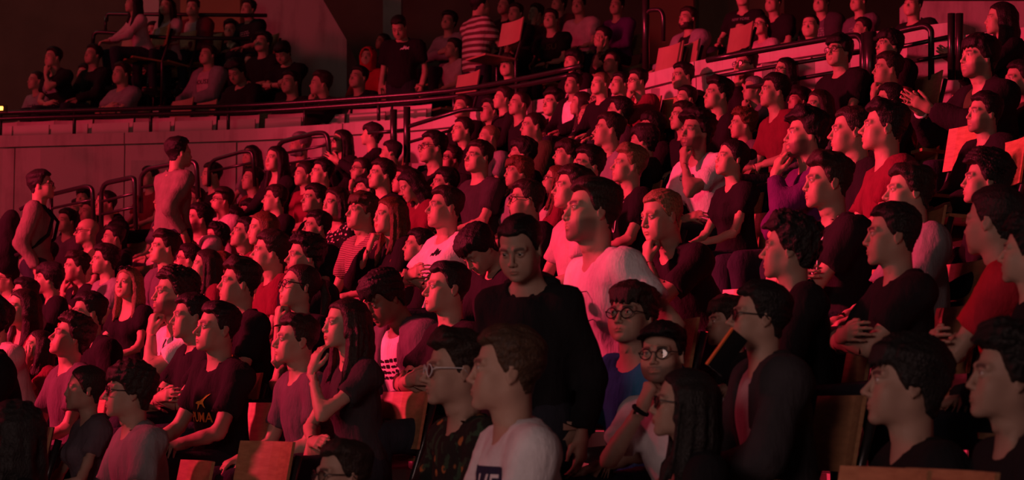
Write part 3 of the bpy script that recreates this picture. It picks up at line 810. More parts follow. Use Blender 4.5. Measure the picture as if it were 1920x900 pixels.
# one line per person: x, y of the head and its height in the photograph (1920 x 900), the way the face points (0 = to the camera, 90 = to the stage),
# hair, hair colour, garment, colour, pose, label, and what else sets the person apart
PEOPLE = [
# upper balcony
(68,150,38,60,'buzz','d','tee','g','lap','person in grey printed T-shirt, at the stage end of the balcony front row',dict(pr='bars')),
(160,138,39,60,'short','k','jkt','k','lap','person in dark open jacket, second in the balcony front row',dict(inner='u')),
(228,137,43,50,'short','d','tee','g','cross','person with crossed arms in pale patterned T-shirt at the balcony rail',{}),
(100,107,40,55,'short','k','tee','k','chinL','person resting chin on hand, black T-shirt with white boxed print',dict(pr='box')),
(175,102,40,50,'short','k','long','k','lap','person in dark long sleeves behind the balcony front row, near the dark wall',{}),
(262,92,36,40,'curly','k','tee','u','lap','slim person in dusty printed T-shirt in the balcony middle row',{}),
(288,58,36,35,'short','k','long','k','lap','dark-haired person in black sweater below the pale hooded one',{}),
(250,6,36,70,'long','k','long','pk','lean','long-haired person in pale pink sweater leaning on one elbow, top row',dict(f=1)),
(313,12,36,30,'long','k','tee','pk','lap','long-haired woman in pale top, top row by the dark rail',dict(f=1)),
(362,14,36,20,'short','d','jkt','m','lap','person in open red shirt in the top balcony row',dict(inner='pk')),
(433,55,36,20,'curly','k','tee','k','lean','curly-haired person in black T-shirt with arms stretched forward',{}),
(466,16,36,45,'short','k','tee','k','lap','person in black printed T-shirt at the top row end, by the buttress',dict(pr='bars')),
(390,103,40,45,'short','d','jkt','g','lap','person in grey open jacket over pale T-shirt lettered HOUSE',dict(inner='pk',pr='HOUSE')),
(443,134,44,35,'big','k','long','k','lap','bushy dark-haired person in black, head bowed, at the balcony front',dict(p=-30)),
(470,118,38,35,'tail','k','tee','n','lap','woman with glasses and tied-back hair on the balcony',dict(f=1,g=1)),
(312,98,34,50,'short','k','hood','k','lean','person in black hooded top slumped low in the balcony',{}),
(357,78,34,40,'mop','k','long','k','chinR','person in black with one raised forearm on the balcony',{}),
(493,79,40,35,'curly','k','tee','k','lap','curly-haired person in black T-shirt before the red-lit buttress',{}),
(530,98,40,35,'mop','k','tee','k','standx','standing person in black looking down, beside the buttress',dict(p=-35)),
(545,154,46,45,'short','k','tee','k','lap','brightly lit person in black T-shirt leaning at the balcony rail',{}),
(602,156,48,75,'side','d','long','k','chinL','person in black with a hand at the mouth, balcony rail',{}),
(673,145,45,45,'fade','k','long','k','lap','short-haired person in black jacket by the rail, below the hooded one',{}),
(724,162,40,20,'fringe','k','long','n','lap','person with a fringe at the rail below the standing man in black',{}),
(690,107,38,20,'short','d','hood','r','lap','person wearing a raised red hood on the balcony',dict(hoodup=1)),
(718,78,34,60,'tail','k','tank','k','lap','woman in black tank top behind the red-hooded person',dict(f=1)),
(748,50,42,18,'short','k','tee','k','stand','standing man in black T-shirt looking down at the balcony',dict(p=-35,pr='bat',prc='w')),
(842,40,38,30,'curly','k','long','g','cross','person in grey sweater with crossed arms beside the striped polo',{}),
(850,90,38,60,'short','d','tee','pk','lap','person half hidden behind the striped polo man',{}),
(900,8,46,-120,'short','k','stripe','w','standx','man in horizontally striped polo shirt standing turned away',{}),
(948,10,38,45,'short','d','tee','k','lap','thin-faced person in dark top just past the striped polo',{}),
(957,70,40,30,'short','k','long','k','chinL','brightly lit face in black sleeves below the top right of the striped polo',{}),
(953,122,44,30,'short','k','long','k','lap','person in black with lit half face, behind the curved rail',{}),
# lower stand, far part behind the balcony rail
(868,200,45,50,'short','d','long','k','lap','dim face in black below the rail, next to a curly head',{}),
(920,206,48,60,'curly','k','long','k','lap','curly-haired dark figure in profile below the rail',{}),
(868,243,50,62,'crop','d','long','k','lap','close-cropped person in black with stern dim profile below the rail',{}),
(944,184,44,70,'short','d','long','k','lap','dim profile behind the curly-haired figure under the rail',{}),
(917,256,48,70,'buzz','l','tee','g','lap','close-cropped fair head with lit brow above the charcoal shirt man',{}),
(812,276,62,66,'short','k','tee','k','lap','dark-haired lit face with glasses, two rows above the white T-shirt man',dict(g=1)),
(846,297,50,60,'short','d','long','k','chinR','person with thin glasses and a hand near the mouth, mid stand',dict(g=1)),
(898,294,64,55,'fade','d','tee','n','lap','broad young man in charcoal T-shirt with short swept hair',dict(lean=0)),
(563,270,46,75,'short','g','long','k','lap','grey bearded older man in front of the stair handrail',dict(b=1)),
(517,297,50,50,'long','k','long','k','lap','woman with long black hair in black near the stair handrail',dict(f=1)),
(640,264,46,60,'long','k','long','k','lap','woman with glasses and long dark hair, beside the handrail end',dict(f=1,g=1)),
(697,252,44,100,'mop','k','long','k','clap','dark figure holding a hand up in front of the rail posts',{}),
(640,293,42,65,'buzz','d','tee','m','lap','red-lit round face below the woman with glasses',{}),
(733,286,46,95,'short','k','long','k','lap','dark head seen from behind under the rail posts',{}),
# centre back
(967,24,38,35,'short','d','long','k','lap','dim upper row face between two dark sweaters',{}),
(1005,24,36,50,'short','d','long','m','cheekL','person in plaid maroon shirt with hand on face, top rows',{}),
(1033,36,40,25,'short','k','tee','k','lap','man in black T-shirt with faint chest lettering, upper rows',dict(pr='MUSU',prc='o')),
(1048,6,36,40,'mop','d','tee','m','lap','small lit face at the very top behind the pale T-shirt',{}),
(1085,10,38,20,'short','k','tee','pk','lap','broad person in pale pink T-shirt in the top row',{}),
(965,67,38,40,'short','d','tee','k','chinL','small lit face beside the plaid shirt',{}),
(1130,69,40,60,'short','k','long','k','cheekL','person in black leaning the cheek on a raised bare hand',dict(sl='tee')),
(1147,116,40,45,'recede','d','long','k','lap','dim high-browed face next to the raised forearm',{}),
(1075,114,43,45,'mop','k','long','k','lap','oval lit face in black, upper centre rows',{}),
(1157,10,38,30,'short','k','long','p','lap','dark figure in purple jacket by the upper handrail',{}),
(1290,34,44,45,'short','d','jkt','g','lap','bearded man in grey open jacket over dark printed T-shirt',dict(b=1,inner='k',pr='bars',lean=-.05)),
(1393,-6,40,10,'short','d','tee','k','lap','person in black T-shirt lettered NEW YORK in the top row',dict(pr='NEW YORK')),
(1390,57,38,25,'buzz','d','long','k','chinR','small face with raised fist below the NEW YORK shirt',{}),
(1428,47,42,35,'tail','k','tee','pk','lap','woman with glasses in pale top, upper right rows',dict(f=1,g=1)),
(1195,151,46,60,'short','k','long','m','chinL','person with glasses in dull red sweater, chin on hand',dict(g=1)),
(1280,142,52,55,'short','k','long','k','lap','dark-haired man in black beneath the bearded jacket man',{}),
(1398,121,56,45,'side','k','long','k','chinL','man with glasses and stubble beside the bright stair treads',dict(g=1,st=.7)),
(1413,166,48,65,'crop','g','long','u','chinL','grey cropped head with hand at mouth, below the stubbled man in glasses',{}),
(1347,176,63,65,'quiff','k','tee','k','lap','young man with dark quiff and prominent ear, upper centre right',{}),
(1075,157,42,45,'short','k','jkt','k','lap','dim forehead behind a white collar in the centre rows',dict(inner='w')),
(1126,157,40,50,'crop','l','long','k','lap','fair-haired top of a head between dark figures',{}),
(1163,157,40,50,'short','k','tee','k','lap','dark person with printed black T-shirt behind the glasses wearer',dict(pr='bars')),
(1089,193,46,80,'long','d','long','u','lap','woman in profile with dark long hair, centre rows',dict(f=1)),
(1124,187,48,60,'wave','k','long','k','lap','wavy-haired person with glasses beside the woman in profile',dict(g=1)),
(1037,192,50,50,'wave','k','jkt','k','lap','long-faced man with wavy hair and black jacket, centre',dict(inner='k')),
(974,194,48,60,'recede','d','long','k','lap','dim high-browed man above the green jacket',{}),
(1161,208,55,92,'short','k','long','n','lap','dark head turned away with lit brow and ear, centre',{}),
(1000,236,56,70,'buzz','d','jkt','o','lap','brightly lit short-haired man in green jacket',dict(inner='n')),
(1075,241,46,40,'long','k','long','k','lap','long-haired woman with round glasses peeking between heads',dict(f=1,g=1)),
(1102,218,46,60,'crop','l','tee','n','lap','fair round forehead behind the long-haired woman with round glasses',{}),
(1142,243,66,80,'short','d','tee','g','lap','man in grey T-shirt with big lit ear in calm profile',{}),
(1207,262,60,105,'mop','k','tee','k','lap','dark mop of hair hiding a face, ear lit red',{}),
(1222,236,54,70,'mop','k','long','k','lap','dark fringe above a lit brow, behind the mop-haired head',{}),
(1280,217,56,65,'short','d','long','k','lap','lit narrow face with pointed nose behind the goateed man',{}),
(1305,245,74,45,'big','k','tee','w','chinL','goateed man with thick hair stroking chin, pale lettered T-shirt',dict(st=.9,pr='CHALLENGER',prc='k')),
(1393,231,56,75,'curly','r','tee','u','lap','reddish curly-haired head behind the woman in black',{}),
(1376,206,50,70,'short','k','long','k','lap','dark forehead above the reddish curls',{}),
(1287,184,48,60,'short','k','long','k','lap','shadowed man under the upper rows, right of the dull red sweater',{}),
(1373,296,74,66,'bun','k','tee','k','lap','woman in black V-neck T-shirt with dark tied hair gazing up',dict(f=1,neck='v',p=10)),
(1063,289,56,75,'mop','d','long','k','lap','red-lit face beneath a thick fringe, centre',{}),
(1103,309,74,62,'short','k','tee','u','lap','square-faced man with short black hair and big ear, centre',{}),
(1180,309,74,74,'quiff','l','tee','k','lap','fair young man with open mouth in black T-shirt with lanyard',dict(lanyard=1,p=8)),
(980,285,56,92,'mop','k','long','k','lap','back of a dark mop head in the centre rows',{}),
(972,322,60,72,'mop','r','tee','g','lap','ginger fringe over a hidden face behind the man with glasses',{}),
(1043,337,58,86,'long','r','long','m','lap','woman with glasses, ginger long hair and scarf, chin raised',dict(f=1,g=1,p=12,scarf=1)),
(986,374,76,80,'short','d','long','k','lap','man with glasses in dark jacket below the ginger fringe',dict(g=1)),
(1110,394,122,70,'side','d','vneck','w','hip','big man in white V-neck T-shirt with sunglasses hung on the collar, hand on hip',dict(st=.75,sung=1,lean=.22,p=6,d=8.0)),
(1074,352,84,76,'flow','d','tee','pk','lap','dark-haired man in pale T-shirt half hidden by the man with sunglasses',{}),
(1240,402,98,56,'crop','l','tee','k','chinL','fair man in black T-shirt resting his mouth on his fist',dict(p=-8,lean=.45)),
(975,462,122,22,'crop','k','hood','k','stand','boy in black hooded sweater standing with lowered gaze',dict(p=-22,boy=1,d=7.2)),
(895,466,88,60,'mop','k','long','k','lap','dark-haired person bowing the face low beside the standing boy',dict(p=-48)),
# upper right
(1450,4,42,30,'short','d','tee','k','lap','dim face at the top edge above the woman in pale top',{}),
(1540,3,42,25,'mop','d','jkt','n','lap','person at the top edge in open jacket over pale shirt',dict(inner='u',pr='bars')),
(1520,48,47,20,'buzz','k','long','n','lap','open-mouthed short-haired man above the bright stair treads',{}),
(1610,2,42,40,'short','k','tee','u','lap','person in faded printed T-shirt at the top edge, near the post',dict(pr='bars')),
(1617,52,40,65,'short','k','jkt','k','lap','dim profile with pale collar above the handrail post',dict(inner='w')),
(1712,8,48,30,'short','k','tee','k','lap','dark broad figure in black at the top edge above the handrail',{}),
(1573,95,62,42,'mop','k','tee','k','lap','person with glasses and long neck before the bright stair treads',dict(g=1)),
(1472,131,50,55,'long','k','long','k','lap','woman with glasses and straight dark hair by the stair treads',dict(f=1,g=1)),
(1667,84,58,60,'mop','k','jkt','k','lap','big dark-jacketed man with thick hair by the handrail post',dict(inner='k')),
(1665,128,63,72,'short','d','tee','m','chinL','man in dull red T-shirt under the handrail post',{}),
(1668,187,62,80,'short','k','long','k','lap','dark hair and lit brow behind the maroon V-neck man',{}),
(1836,106,82,58,'mop','k','jkt','k','clap','stubbled man in black jacket clapping his hands',dict(st=.6,inner='o',wband=1)),
(1876,34,64,78,'long','k','long','k','clap','long-haired woman at the upper right edge with raised hands',dict(f=1)),
(1846,211,78,60,'short','k','jkt','k','lap','man in black jacket and shaded face below the clapping man',dict(inner='k',st=.5)),
(1499,188,48,60,'mop','k','long','k','lap','shadowed dark face behind the long-haired woman in the right block',{}),
(1535,196,60,55,'long','d','long','u','lap','woman with lit brow and long brown hair in the right block',dict(f=1)),
(1453,170,66,70,'short','k','tee','m','lap','young man in maroon T-shirt with black hair and lit ear',{}),
(1912,148,70,60,'short','k','tee','k','lap','person in black printed T-shirt cut by the right edge',dict(pr='bars')),
(1511,252,90,72,'big','k','hood','p','mouth','bearded man in purple open hooded top with hand on his mouth',dict(st=.95)),
(1597,244,94,80,'crop','d','tee','k','lap','man with parted lips in profile beside the maroon V-neck',{}),
(1658,237,96,84,'quiff','k','vneck','m','lap','upright man in maroon V-neck T-shirt with dark swept hair',dict(lean=0)),
(1552,339,104,74,'quiff','d','tee','k','cross','young man in black T-shirt with lanyard, arms folded, right block',dict(lanyard=1)),
(1704,358,104,72,'flow','d','tee','g','lap','man with swept-back hair in pale grey T-shirt behind the square-faced man',{}),
(1673,438,116,80,'short','k','tee','k','cross','square-jawed short-haired man in black T-shirt, right block',dict(lean=0)),
(1480,464,114,96,'big','k','long','k','lap','big black-haired head turned away above a thin necklace',dict(neckl=1)),
(1864,412,132,118,'crop','k','tee','r','cross','man in bright red T-shirt seen from behind at the right edge',dict(lean=.1)),
(1848,336,96,80,'big','k','long','k','lap','dark thick hair just above the red T-shirt man',{}),
(1930,470,120,100,'big','k','long','k','lap','dark bulky figure cut off at the right edge',{}),
# left block
(77,346,56,-80,'short','k','long','t','stand','backpacker with glasses standing in beige sweater, facing the stairs',dict(g=1,pack=1)),
(335,285,58,-118,'short','k','long','t','walk','man in beige sweater walking up the steps, back of head to us',{}),
(157,370,38,30,'mop','k','long','k','lap','small dark head beside the lowest handrail',{}),
(146,392,40,50,'short','k','long','k','lap','dark-haired head between the handrail and the bald man',{}),
(198,381,50,58,'crop','k','hood','k','lap','young man in black hooded top below the stair handrail',{}),
(169,396,45,62,'short','d','long','n','lap','lit pale face just before the young man in black hood',{}),
(125,413,46,50,'short','k','long','u','lap','dark-haired young man in front of the backpacker',{}),
(163,433,52,75,'bald','d','tee','o','lap','bald man with glasses in the left block',dict(g=1)),
(213,444,48,75,'short','k','hood','k','lap','young man with hood over the shoulders behind a dark bob',{}),
(88,474,46,75,'short','k','long','n','lap','bearded man with glasses low in front of the backpack',dict(g=1,st=.95)),
(143,500,56,76,'quiff','d','tee','k','chinL','fair-skinned man resting chin on fist, dark T-shirt',{}),
(197,486,58,80,'flow','k','tee','g','lap','man with long fringe swept forward, next to the blonde woman',{}),
(92,521,58,100,'mop','k','long','k','lap','black mop of hair with a lit ear, seen from behind',{}),
(12,521,52,75,'short','k','tee','pk','lap','person with glasses at the left edge, upper',dict(g=1)),
(46,549,56,78,'flow','k','tee','g','lap','man with glasses and slicked dark hair with a clip',dict(g=1)),
(240,530,62,40,'long','l','tee','k','lap','blonde woman with long hair and sunglasses on her head',dict(f=1,sunhead=1)),
(310,373,50,64,'short','k','tee','u','lap','dark-haired man between the walking man and a bespectacled one',{}),
(364,373,47,60,'short','d','tee','pk','lap','man with heavy glasses below the walking man',dict(g=1)),
(308,421,47,76,'short','d','tee','pk','lap','man with half-rim glasses in pale T-shirt, left block',dict(g=1)),
(308,464,63,70,'quiff','d','jkt','u','lap','round-cheeked young man with quiff and backpack straps',dict(inner='u')),
(373,409,58,76,'short','k','tee','pk','lap','bearded man with dark cropped hair, left block',dict(st=.95)),
(417,374,48,70,'short','d','tee','pk','lap','young man with thin glasses in pale top, left block',dict(g=1)),
(397,327,46,68,'short','k','long','k','lap','shaded man in dark jacket right of the walking man',{}),
(280,332,42,50,'short','k','tee','m','lap','person in maroon behind the walking man',{}),
(471,292,43,45,'long','k','tee','g','lap','woman with long black hair and spotted pale top by the handrail',dict(f=1)),
(473,335,47,62,'short','d','tee','m','lap','heavy-lidded young man below the spotted top',{}),
(467,394,42,70,'mop','k','tee','m','lap','face with round glasses squeezed between heads',dict(g=1)),
(437,408,42,60,'mop','k','tee','m','lap','lit half face left of the round glasses',{}),
(460,437,60,72,'short','k','tee','m','lap','smooth-faced man looking up, hair combed back, left centre',dict(p=14)),
(405,444,52,75,'curly','k','tee','u','lap','curly-haired man with glasses raised toward the stage',dict(g=1)),
(352,485,55,90,'short','k','tee','pk','lap','dark flat-topped head with glasses in profile',dict(g=1)),
(386,495,60,80,'long','d','tee','m','lap','smiling woman in profile with long brown hair',dict(f=1)),
(414,502,58,70,'mop','r','tee','pk','lap','brown-haired face with shaded eyes behind the yellow print man',{}),
(449,528,86,80,'quiff','d','tee','k','lap','large man in black T-shirt with short quiff and lit neck, left centre',dict(pr='bars',prc='y')),
(327,549,92,74,'curly','d','tee','w','chinL','bearded man in white printed T-shirt with hand at his cheek',dict(st=.95,pr='swirl',prc='k')),
(516,372,52,80,'short','d','tee','k','lap','man in profile with lit ear behind the bob-haired woman',{}),
(571,326,47,64,'crop','d','tee','m','lap','sleepy lit face left of the dark-haired twin',{}),
(604,323,50,66,'short','k','tee','m','lap','dark-haired lit face right of the sleepy one',{}),
(677,317,46,65,'crop','d','tee','m','chinL','man with glasses covering his mouth with a fist',dict(g=1)),
(716,327,60,66,'short','d','tee','k','lap','bright-faced fair man with side-swept hair, upper centre left',{}),
(757,337,52,75,'short','d','tee','m','lap','forehead behind the bowed dark-haired woman',{}),
(770,346,58,70,'longw','k','long','m','lap','woman with long dark hair looking down',dict(f=1,p=-25)),
(590,373,58,62,'short','k','tee','k','lap','calm man with black hair beside the bob-haired woman',{}),
(630,380,62,54,'bob','d','tee','k','lap','woman with brown bob and dark spotted top',dict(f=1,dots=1)),
(687,352,50,75,'mop','k','tee','k','lap','dark hair top behind the long-fringed man',{}),
(680,396,72,60,'fringe','b','stripe2','m','lap','man with long brown fringe in finely striped T-shirt',{}),
(731,403,72,64,'long','r','jkt','k','chinR','woman with long red hair and dark lips, chin on her hand',dict(f=1,inner='k')),
(835,388,80,70,'fade','d','tee','w','cross','upright young man in white T-shirt with small dark chest print',dict(pr='bat',prc='k',lean=-.03)),
(833,342,54,70,'short','k','tee','m','lap','dark-browed man just above the white T-shirt man',{}),
(594,425,60,70,'side','k','tee','k','lap','dark-haired man with raised brows behind the curly fist-to-mouth man',{}),
(492,427,64,74,'long','r','tee','o','lap','woman with long brown hair in bright profile',dict(f=1)),
(507,470,78,86,'short','d','tee','m','lap','thick-necked man with lit ear, left centre',{}),
(572,479,80,74,'curly','k','long','k','chinL','curly dark-haired man with fist at his mouth',dict(st=.3)),
(562,536,88,70,'tail','d','tee','k','chinL','woman with glasses and ponytail, hand with bracelets raised',dict(f=1,g=1,p=10,wband=1)),
(838,539,100,70,'fade','k','tee','k','cross','young man with thick flat-top hair in black T-shirt, arms folded',{}),
(785,460,64,80,'short','k','jkt','k','lap','dark jacket figure behind the red-haired woman',dict(inner='k')),
# lower left
(42,575,72,66,'long','d','tank','m','lap','woman in pink tank top with long brown hair',dict(f=1)),
(72,648,62,74,'long','d','tee','m','cheekL','woman gazing up with long hair and raised forearm, left',dict(f=1,p=12)),
(134,631,84,78,'curly','d','tee','u','lap','young man with chin raised and curly brown hair',dict(p=16)),
(166,585,76,76,'short','k','tee','k','lap','man with black hair and broad dark T-shirt back',dict(lean=.3)),
(160,726,86,84,'bun','d','tee','u','lap','woman with pulled-back hair beside the man in glasses',dict(f=1)),
(243,730,104,84,'mop','d','tee','g','lap','man with dark-rimmed glasses in pale grey T-shirt, lower left',dict(g=1)),
(358,592,84,76,'short','k','tee','k','cross','man half hidden behind the gold print man',{}),
(408,613,96,68,'fade','k','vneck','k','lap','man in black V-neck T-shirt with gold leaping print',dict(pr='PUMA',prc='y')),
(-40,600,125,100,'mop','k','jkt','k','lap','dark-coated shoulder at the left edge',dict(inner='k')),
(20,812,128,110,'longw','k','long','k','lap','dark long-haired head in the lower left corner',dict(f=1)),
(-8,600,74,80,'short','k','tee','pk','chinL','person in pale top with raised forearm at the left edge',{}),
(556,635,96,74,'fade','d','tee','u','lap','sharp-nosed man in dusky T-shirt, lower centre left',{}),
(648,606,100,68,'long','d','vneck','n','mouth','woman with long brown hair in grey V-neck, hand at her cheek',dict(f=1,lean=.12)),
(718,556,98,58,'mop','k','jkt','u','lap','person with thick hair bowed over a white printed T-shirt',dict(p=-30,inner='w',pr='bars',prc='k',lean=.25)),
(855,691,140,76,'quiff','d','tee','f','lap','man with pale-armed glasses in dark flowered shirt',dict(g=2)),
(950,690,158,86,'short','b','vneck','w','lap','man in white T-shirt with navy chest lettering, front centre',dict(pr='GAUF',prc='nv',lean=.05)),
(642,888,126,66,'side','d','long','k','lap','top of a bespectacled head at the bottom edge',dict(g=1)),
# lower right
(1186,588,120,32,'fringe','d','tee','b','lap','boy with glasses in blue T-shirt',dict(g=1,boy=1,d=7.6)),
(1243,662,118,22,'short','k','tee','w','chinR','man in dark cap and glasses holding his chin, facing the camera',dict(g=1,cap=1,st=.8,wband=1,d=6.9)),
(1282,754,134,84,'long','k','long','k','lap','woman with glasses and long black hair, lower right',dict(f=1,g=1,d=6.2)),
(1366,604,96,72,'fringe','d','long','k','lap','boy in shadow behind the raised phone',dict(boy=1)),
(1425,592,128,80,'short','k','jkt','n','lap','man with glasses in grey blazer over pink striped shirt',dict(g=1,inner='pk')),
(1700,716,170,80,'mop','k','vneck','k','lap','young man with mop of black hair in black V-neck, lower right',dict(lean=.05)),
(1893,702,172,74,'big','k','long','k','lap','large lit face at the lower right edge',{}),
]
# ---------------------------------------------------------------- simple geometry
def tag(o, label, cat, group=None, kind=None):
    if label: o['label'] = label
    if cat: o['category'] = cat
    if group: o['group'] = group
    if kind: o['kind'] = kind
    return o
class MB:
    def __init__(s): s.v, s.f = [], []
    def hexa(s, p):
        b = len(s.v); s.v += [tuple(q) for q in p]
        s.f += [tuple(b + i for i in q) for q in ((0, 3, 2, 1), (4, 5, 6, 7), (0, 1, 5, 4), (1, 2, 6, 5), (2, 3, 7, 6), (3, 0, 4, 7))]
    def box(s, lo, hi):
        x0, y0, z0 = lo; x1, y1, z1 = hi
        s.hexa([(x0, y0, z0), (x1, y0, z0), (x1, y1, z0), (x0, y1, z0), (x0, y0, z1), (x1, y0, z1), (x1, y1, z1), (x0, y1, z1)])
    def tube(s, pts, r, n=8, closed=False):
        pts = [np.asarray(p, float) for p in pts]; b = len(s.v); m = len(pts); prev = None
        for i, p in enumerate(pts):
            a, c = pts[(i - 1) % m if closed else max(i - 1, 0)], pts[(i + 1) % m if closed else min(i + 1, m - 1)]
            t = unit(c - a)
            u = np.cross(t, [0, 0, 1.]) if prev is None else prev - t * (prev @ t)
            if np.linalg.norm(u) < 1e-4: u = np.cross(t, [1., 0, 0])
            u = unit(u); prev = u; w = np.cross(t, u)
            for k in range(n):
                an = 2 * math.pi * k / n; s.v.append(tuple(p + r * (math.cos(an) * u + math.sin(an) * w)))
        for i in range(m if closed else m - 1):
            j = (i + 1) % m
            for k in range(n): s.f.append((b + i * n + k, b + i * n + (k + 1) % n, b + j * n + (k + 1) % n, b + j * n + k))
        if not closed: s.f.append(tuple(b + k for k in reversed(range(n)))); s.f.append(tuple(b + (m - 1) * n + k for k in range(n)))
    def prism(s, poly, d):
        """outline extruded by the vector d"""
        b = len(s.v); n = len(poly); d = np.asarray(d, float)
        s.v += [tuple(p) for p in poly] + [tuple(np.asarray(p) + d) for p in poly]
        s.f += [tuple(b + i for i in range(n)), tuple(b + n + i for i in reversed(range(n)))]
        s.f += [(b + i, b + n + i, b + n + (i + 1) % n, b + (i + 1) % n) for i in range(n)]
    def mesh(s, name, smooth=False):
        me = bpy.data.meshes.new(name); me.from_pydata(s.v, [], s.f)
        bm_fix(me)
        if smooth: me.polygons.foreach_set('use_smooth', [True] * len(me.polygons))
        me.update(); return me
    def build(s, name, mat, parent=None, smooth=False): return link(name, s.mesh(name, smooth), mat, parent)
def bm_fix(me):
    import bmesh
    b = bmesh.new(); b.from_mesh(me); bmesh.ops.recalc_face_normals(b, faces=b.faces); b.to_mesh(me); b.free()
def bend(pts, r=.08, n=5):
    """round the corners of a polyline"""
    pts = [np.asarray(p, float) for p in pts]; out = [pts[0]]
    for a, p, c in zip(pts, pts[1:], pts[2:]):
        u, v = unit(a - p), unit(c - p); rr = min(r, np.linalg.norm(a - p) * .45, np.linalg.norm(c - p) * .45)
        s, e = p + u * rr, p + v * rr
        for i in range(n + 1):
            t = i / n; out.append((1 - t) ** 2 * s + 2 * t * (1 - t) * p + t * t * e)
    return out + [pts[-1]]

# ---------------------------------------------------------------- where everybody is
A = np.array([p[:4] for p in PEOPLE], float)
xx, yy, lh = (A[:, 0] - 960) / 1000, (A[:, 1] - 450) / 1000, np.log(A[:, 2])
adj = np.array([0.0 for p in PEOPLE])
BASIS = np.stack([np.ones_like(xx), xx, yy, xx * xx, xx * yy, yy * yy, xx ** 3, xx * xx * yy, xx * yy * yy, yy ** 3], 1)
coef = np.linalg.lstsq(BASIS, lh + adj, rcond=None)[0]
PARA = np.array([(-150, 20.9), (0, 20.6), (480, 20.1), (850, 19.2), (1050, 18.0), (1330, 16.0), (1560, 15.1), (1750, 14.65), (1950, 14.1), (2100, 13.7)])
ZPAR = CZ + 2.9
def para_d(px): return float(np.interp(px, PARA[:, 0], PARA[:, 1]))
def upstairs(p): return (p[1] < 180 and p[0] < 760) or (p[1] < 124 and p[2] < 47 and p[0] < 1640) or (p[0] == 900) or (p[1] < 20 and p[0] < 1730) or p[0] == 1520
SPOTS = []
for i, p in enumerate(PEOPLE):
    lf = float(BASIS[i] @ coef)
    w = 1.0 if p[8] in ('stand', 'walk') else .5
    he = math.exp((1 - w) * lf + w * (lh[i] + adj[i]))
    d = FPX * .245 / he; dp = para_d(p[0])
    d = max(d, dp + .75) if upstairs(p) else min(d, dp - .45)
    if p[10].get('d'): d = p[10]['d']
    SPOTS.append([d, d, (dp + .75, 40) if upstairs(p) else (0, dp - .45)])
# neighbours are moved apart along their lines of sight until they have room to sit
RAYS = np.array([(p[0] - 960) / FPX for p in PEOPLE]); UPF = np.array([upstairs(p) for p in PEOPLE])
D = np.array([q[0] for q in SPOTS]); D0 = D.copy(); LO = np.array([max(q[0] * .91, q[2][0]) for q in SPOTS]); HI = np.array([min(q[0] * 1.09, q[2][1]) for q in SPOTS])
for _ in range(160):
    dx = (RAYS * D)[:, None] - (RAYS * D)[None, :]; dy = D[:, None] - D[None, :]
    r2 = np.sqrt((dx / .50) ** 2 + (dy / .50) ** 2) + np.eye(len(D)) * 9
    r2[UPF[:, None] != UPF[None, :]] = 9
    push = np.where(r2 < 1, (1 - r2) * np.where(dy >= 0, 1, -1), 0)
    D = np.clip(D + .06 * push.sum(1), np.minimum(LO, HI), np.maximum(LO, HI))
SPOTS = [(float(d_), float(np.clip(A[k, 2] * d_ / (FPX * .245), .82, 1.17))) for k, d_ in enumerate(D)]

def fill(o, mat): o.data.materials.clear(); o.data.materials.append(mat)

# ---------------------------------------------------------------- people
EYEME = None
def eye_mesh():
    global EYEME
    if EYEME is None:
        m = MB(); n, k = 12, 8; R0 = .0126
        for i in range(1, k):
            th = math.pi * i / k
            for j in range(n): a = 2 * math.pi * j / n; m.v.append((R0 * math.sin(th) * math.cos(a), -R0 * math.cos(th), R0 * math.sin(th) * math.sin(a)))
        m.v += [(0, -R0, 0), (0, R0, 0)]; t = len(m.v)
        for i in range(k - 2):
            for j in range(n): m.f.append((i * n + j, i * n + (j + 1) % n, (i + 1) * n + (j + 1) % n, (i + 1) * n + j))
        for j in range(n): m.f.append((j, (j + 1) % n, t - 2)); m.f.append(((k - 2) * n + j, (k - 2) * n + (j + 1) % n, t - 1))
        EYEME = m.mesh('eye', True)
    return EYEME
GLA = {}
def glasses_mesh(lod):
    if lod in GLA: return GLA[lod]
    n = (14, 10, 7)[lod]; sg = (6, 5, 3)[lod]; r = (.0022, .0023, .0026)[lod]
    f, l = MB(), MB()
    for s in (-1, 1):
        ring = [(s * (.0335 + .0255 * math.cos(a)), -.1035 + .35 * (abs(.0335 + .0255 * math.cos(a)) - .02) ** 2 * 10 + .004, -.004 + .0185 * math.sin(a) * (1 - .12 * math.cos(a * 2))) for a in [2 * math.pi * i / n for i in range(n)]]
        f.tube(ring, r, sg, True)
        b = len(l.v); l.v += ring; l.f.append(tuple(range(b, b + n)))
        x0 = ring[0]
        f.tube([x0, (s * .068, -.085, .004), (s * .078, -.03, .004), (s * .079, .004, .004), (s * .077, .020, -.010)], r, sg)
    f.tube([(-.009, -.1025, .002), (0, -.105, .005), (.009, -.1025, .002)], r, sg)
    GLA[lod] = (f.mesh('glasses', True), l.mesh('lens'))
    return GLA[lod]
SUN = None
def sunglasses_mesh():
    global SUN
    if SUN is None:
        f, l = MB(), MB()
        for s in (-1, 1):
            ring = [(s * (.034 + .027 * math.cos(a)), .004 * math.cos(a) * s * s, .023 * math.sin(a)) for a in [2 * math.pi * i / 14 for i in range(14)]]
            f.tube(ring, .0022, 6, True); l.prism(ring, (0, .002, 0))
            f.tube([ring[0], (s * .066, .02, .01), (s * .064, .06, .012), (s * .060, .11, 0)], .0022, 6)
        f.tube([(-.008, 0, .006), (0, -.002, .009), (.008, 0, .006)], .0022, 6)
        SUN = (f.mesh('sunglasses', True), l.mesh('lens', True))
    return SUN
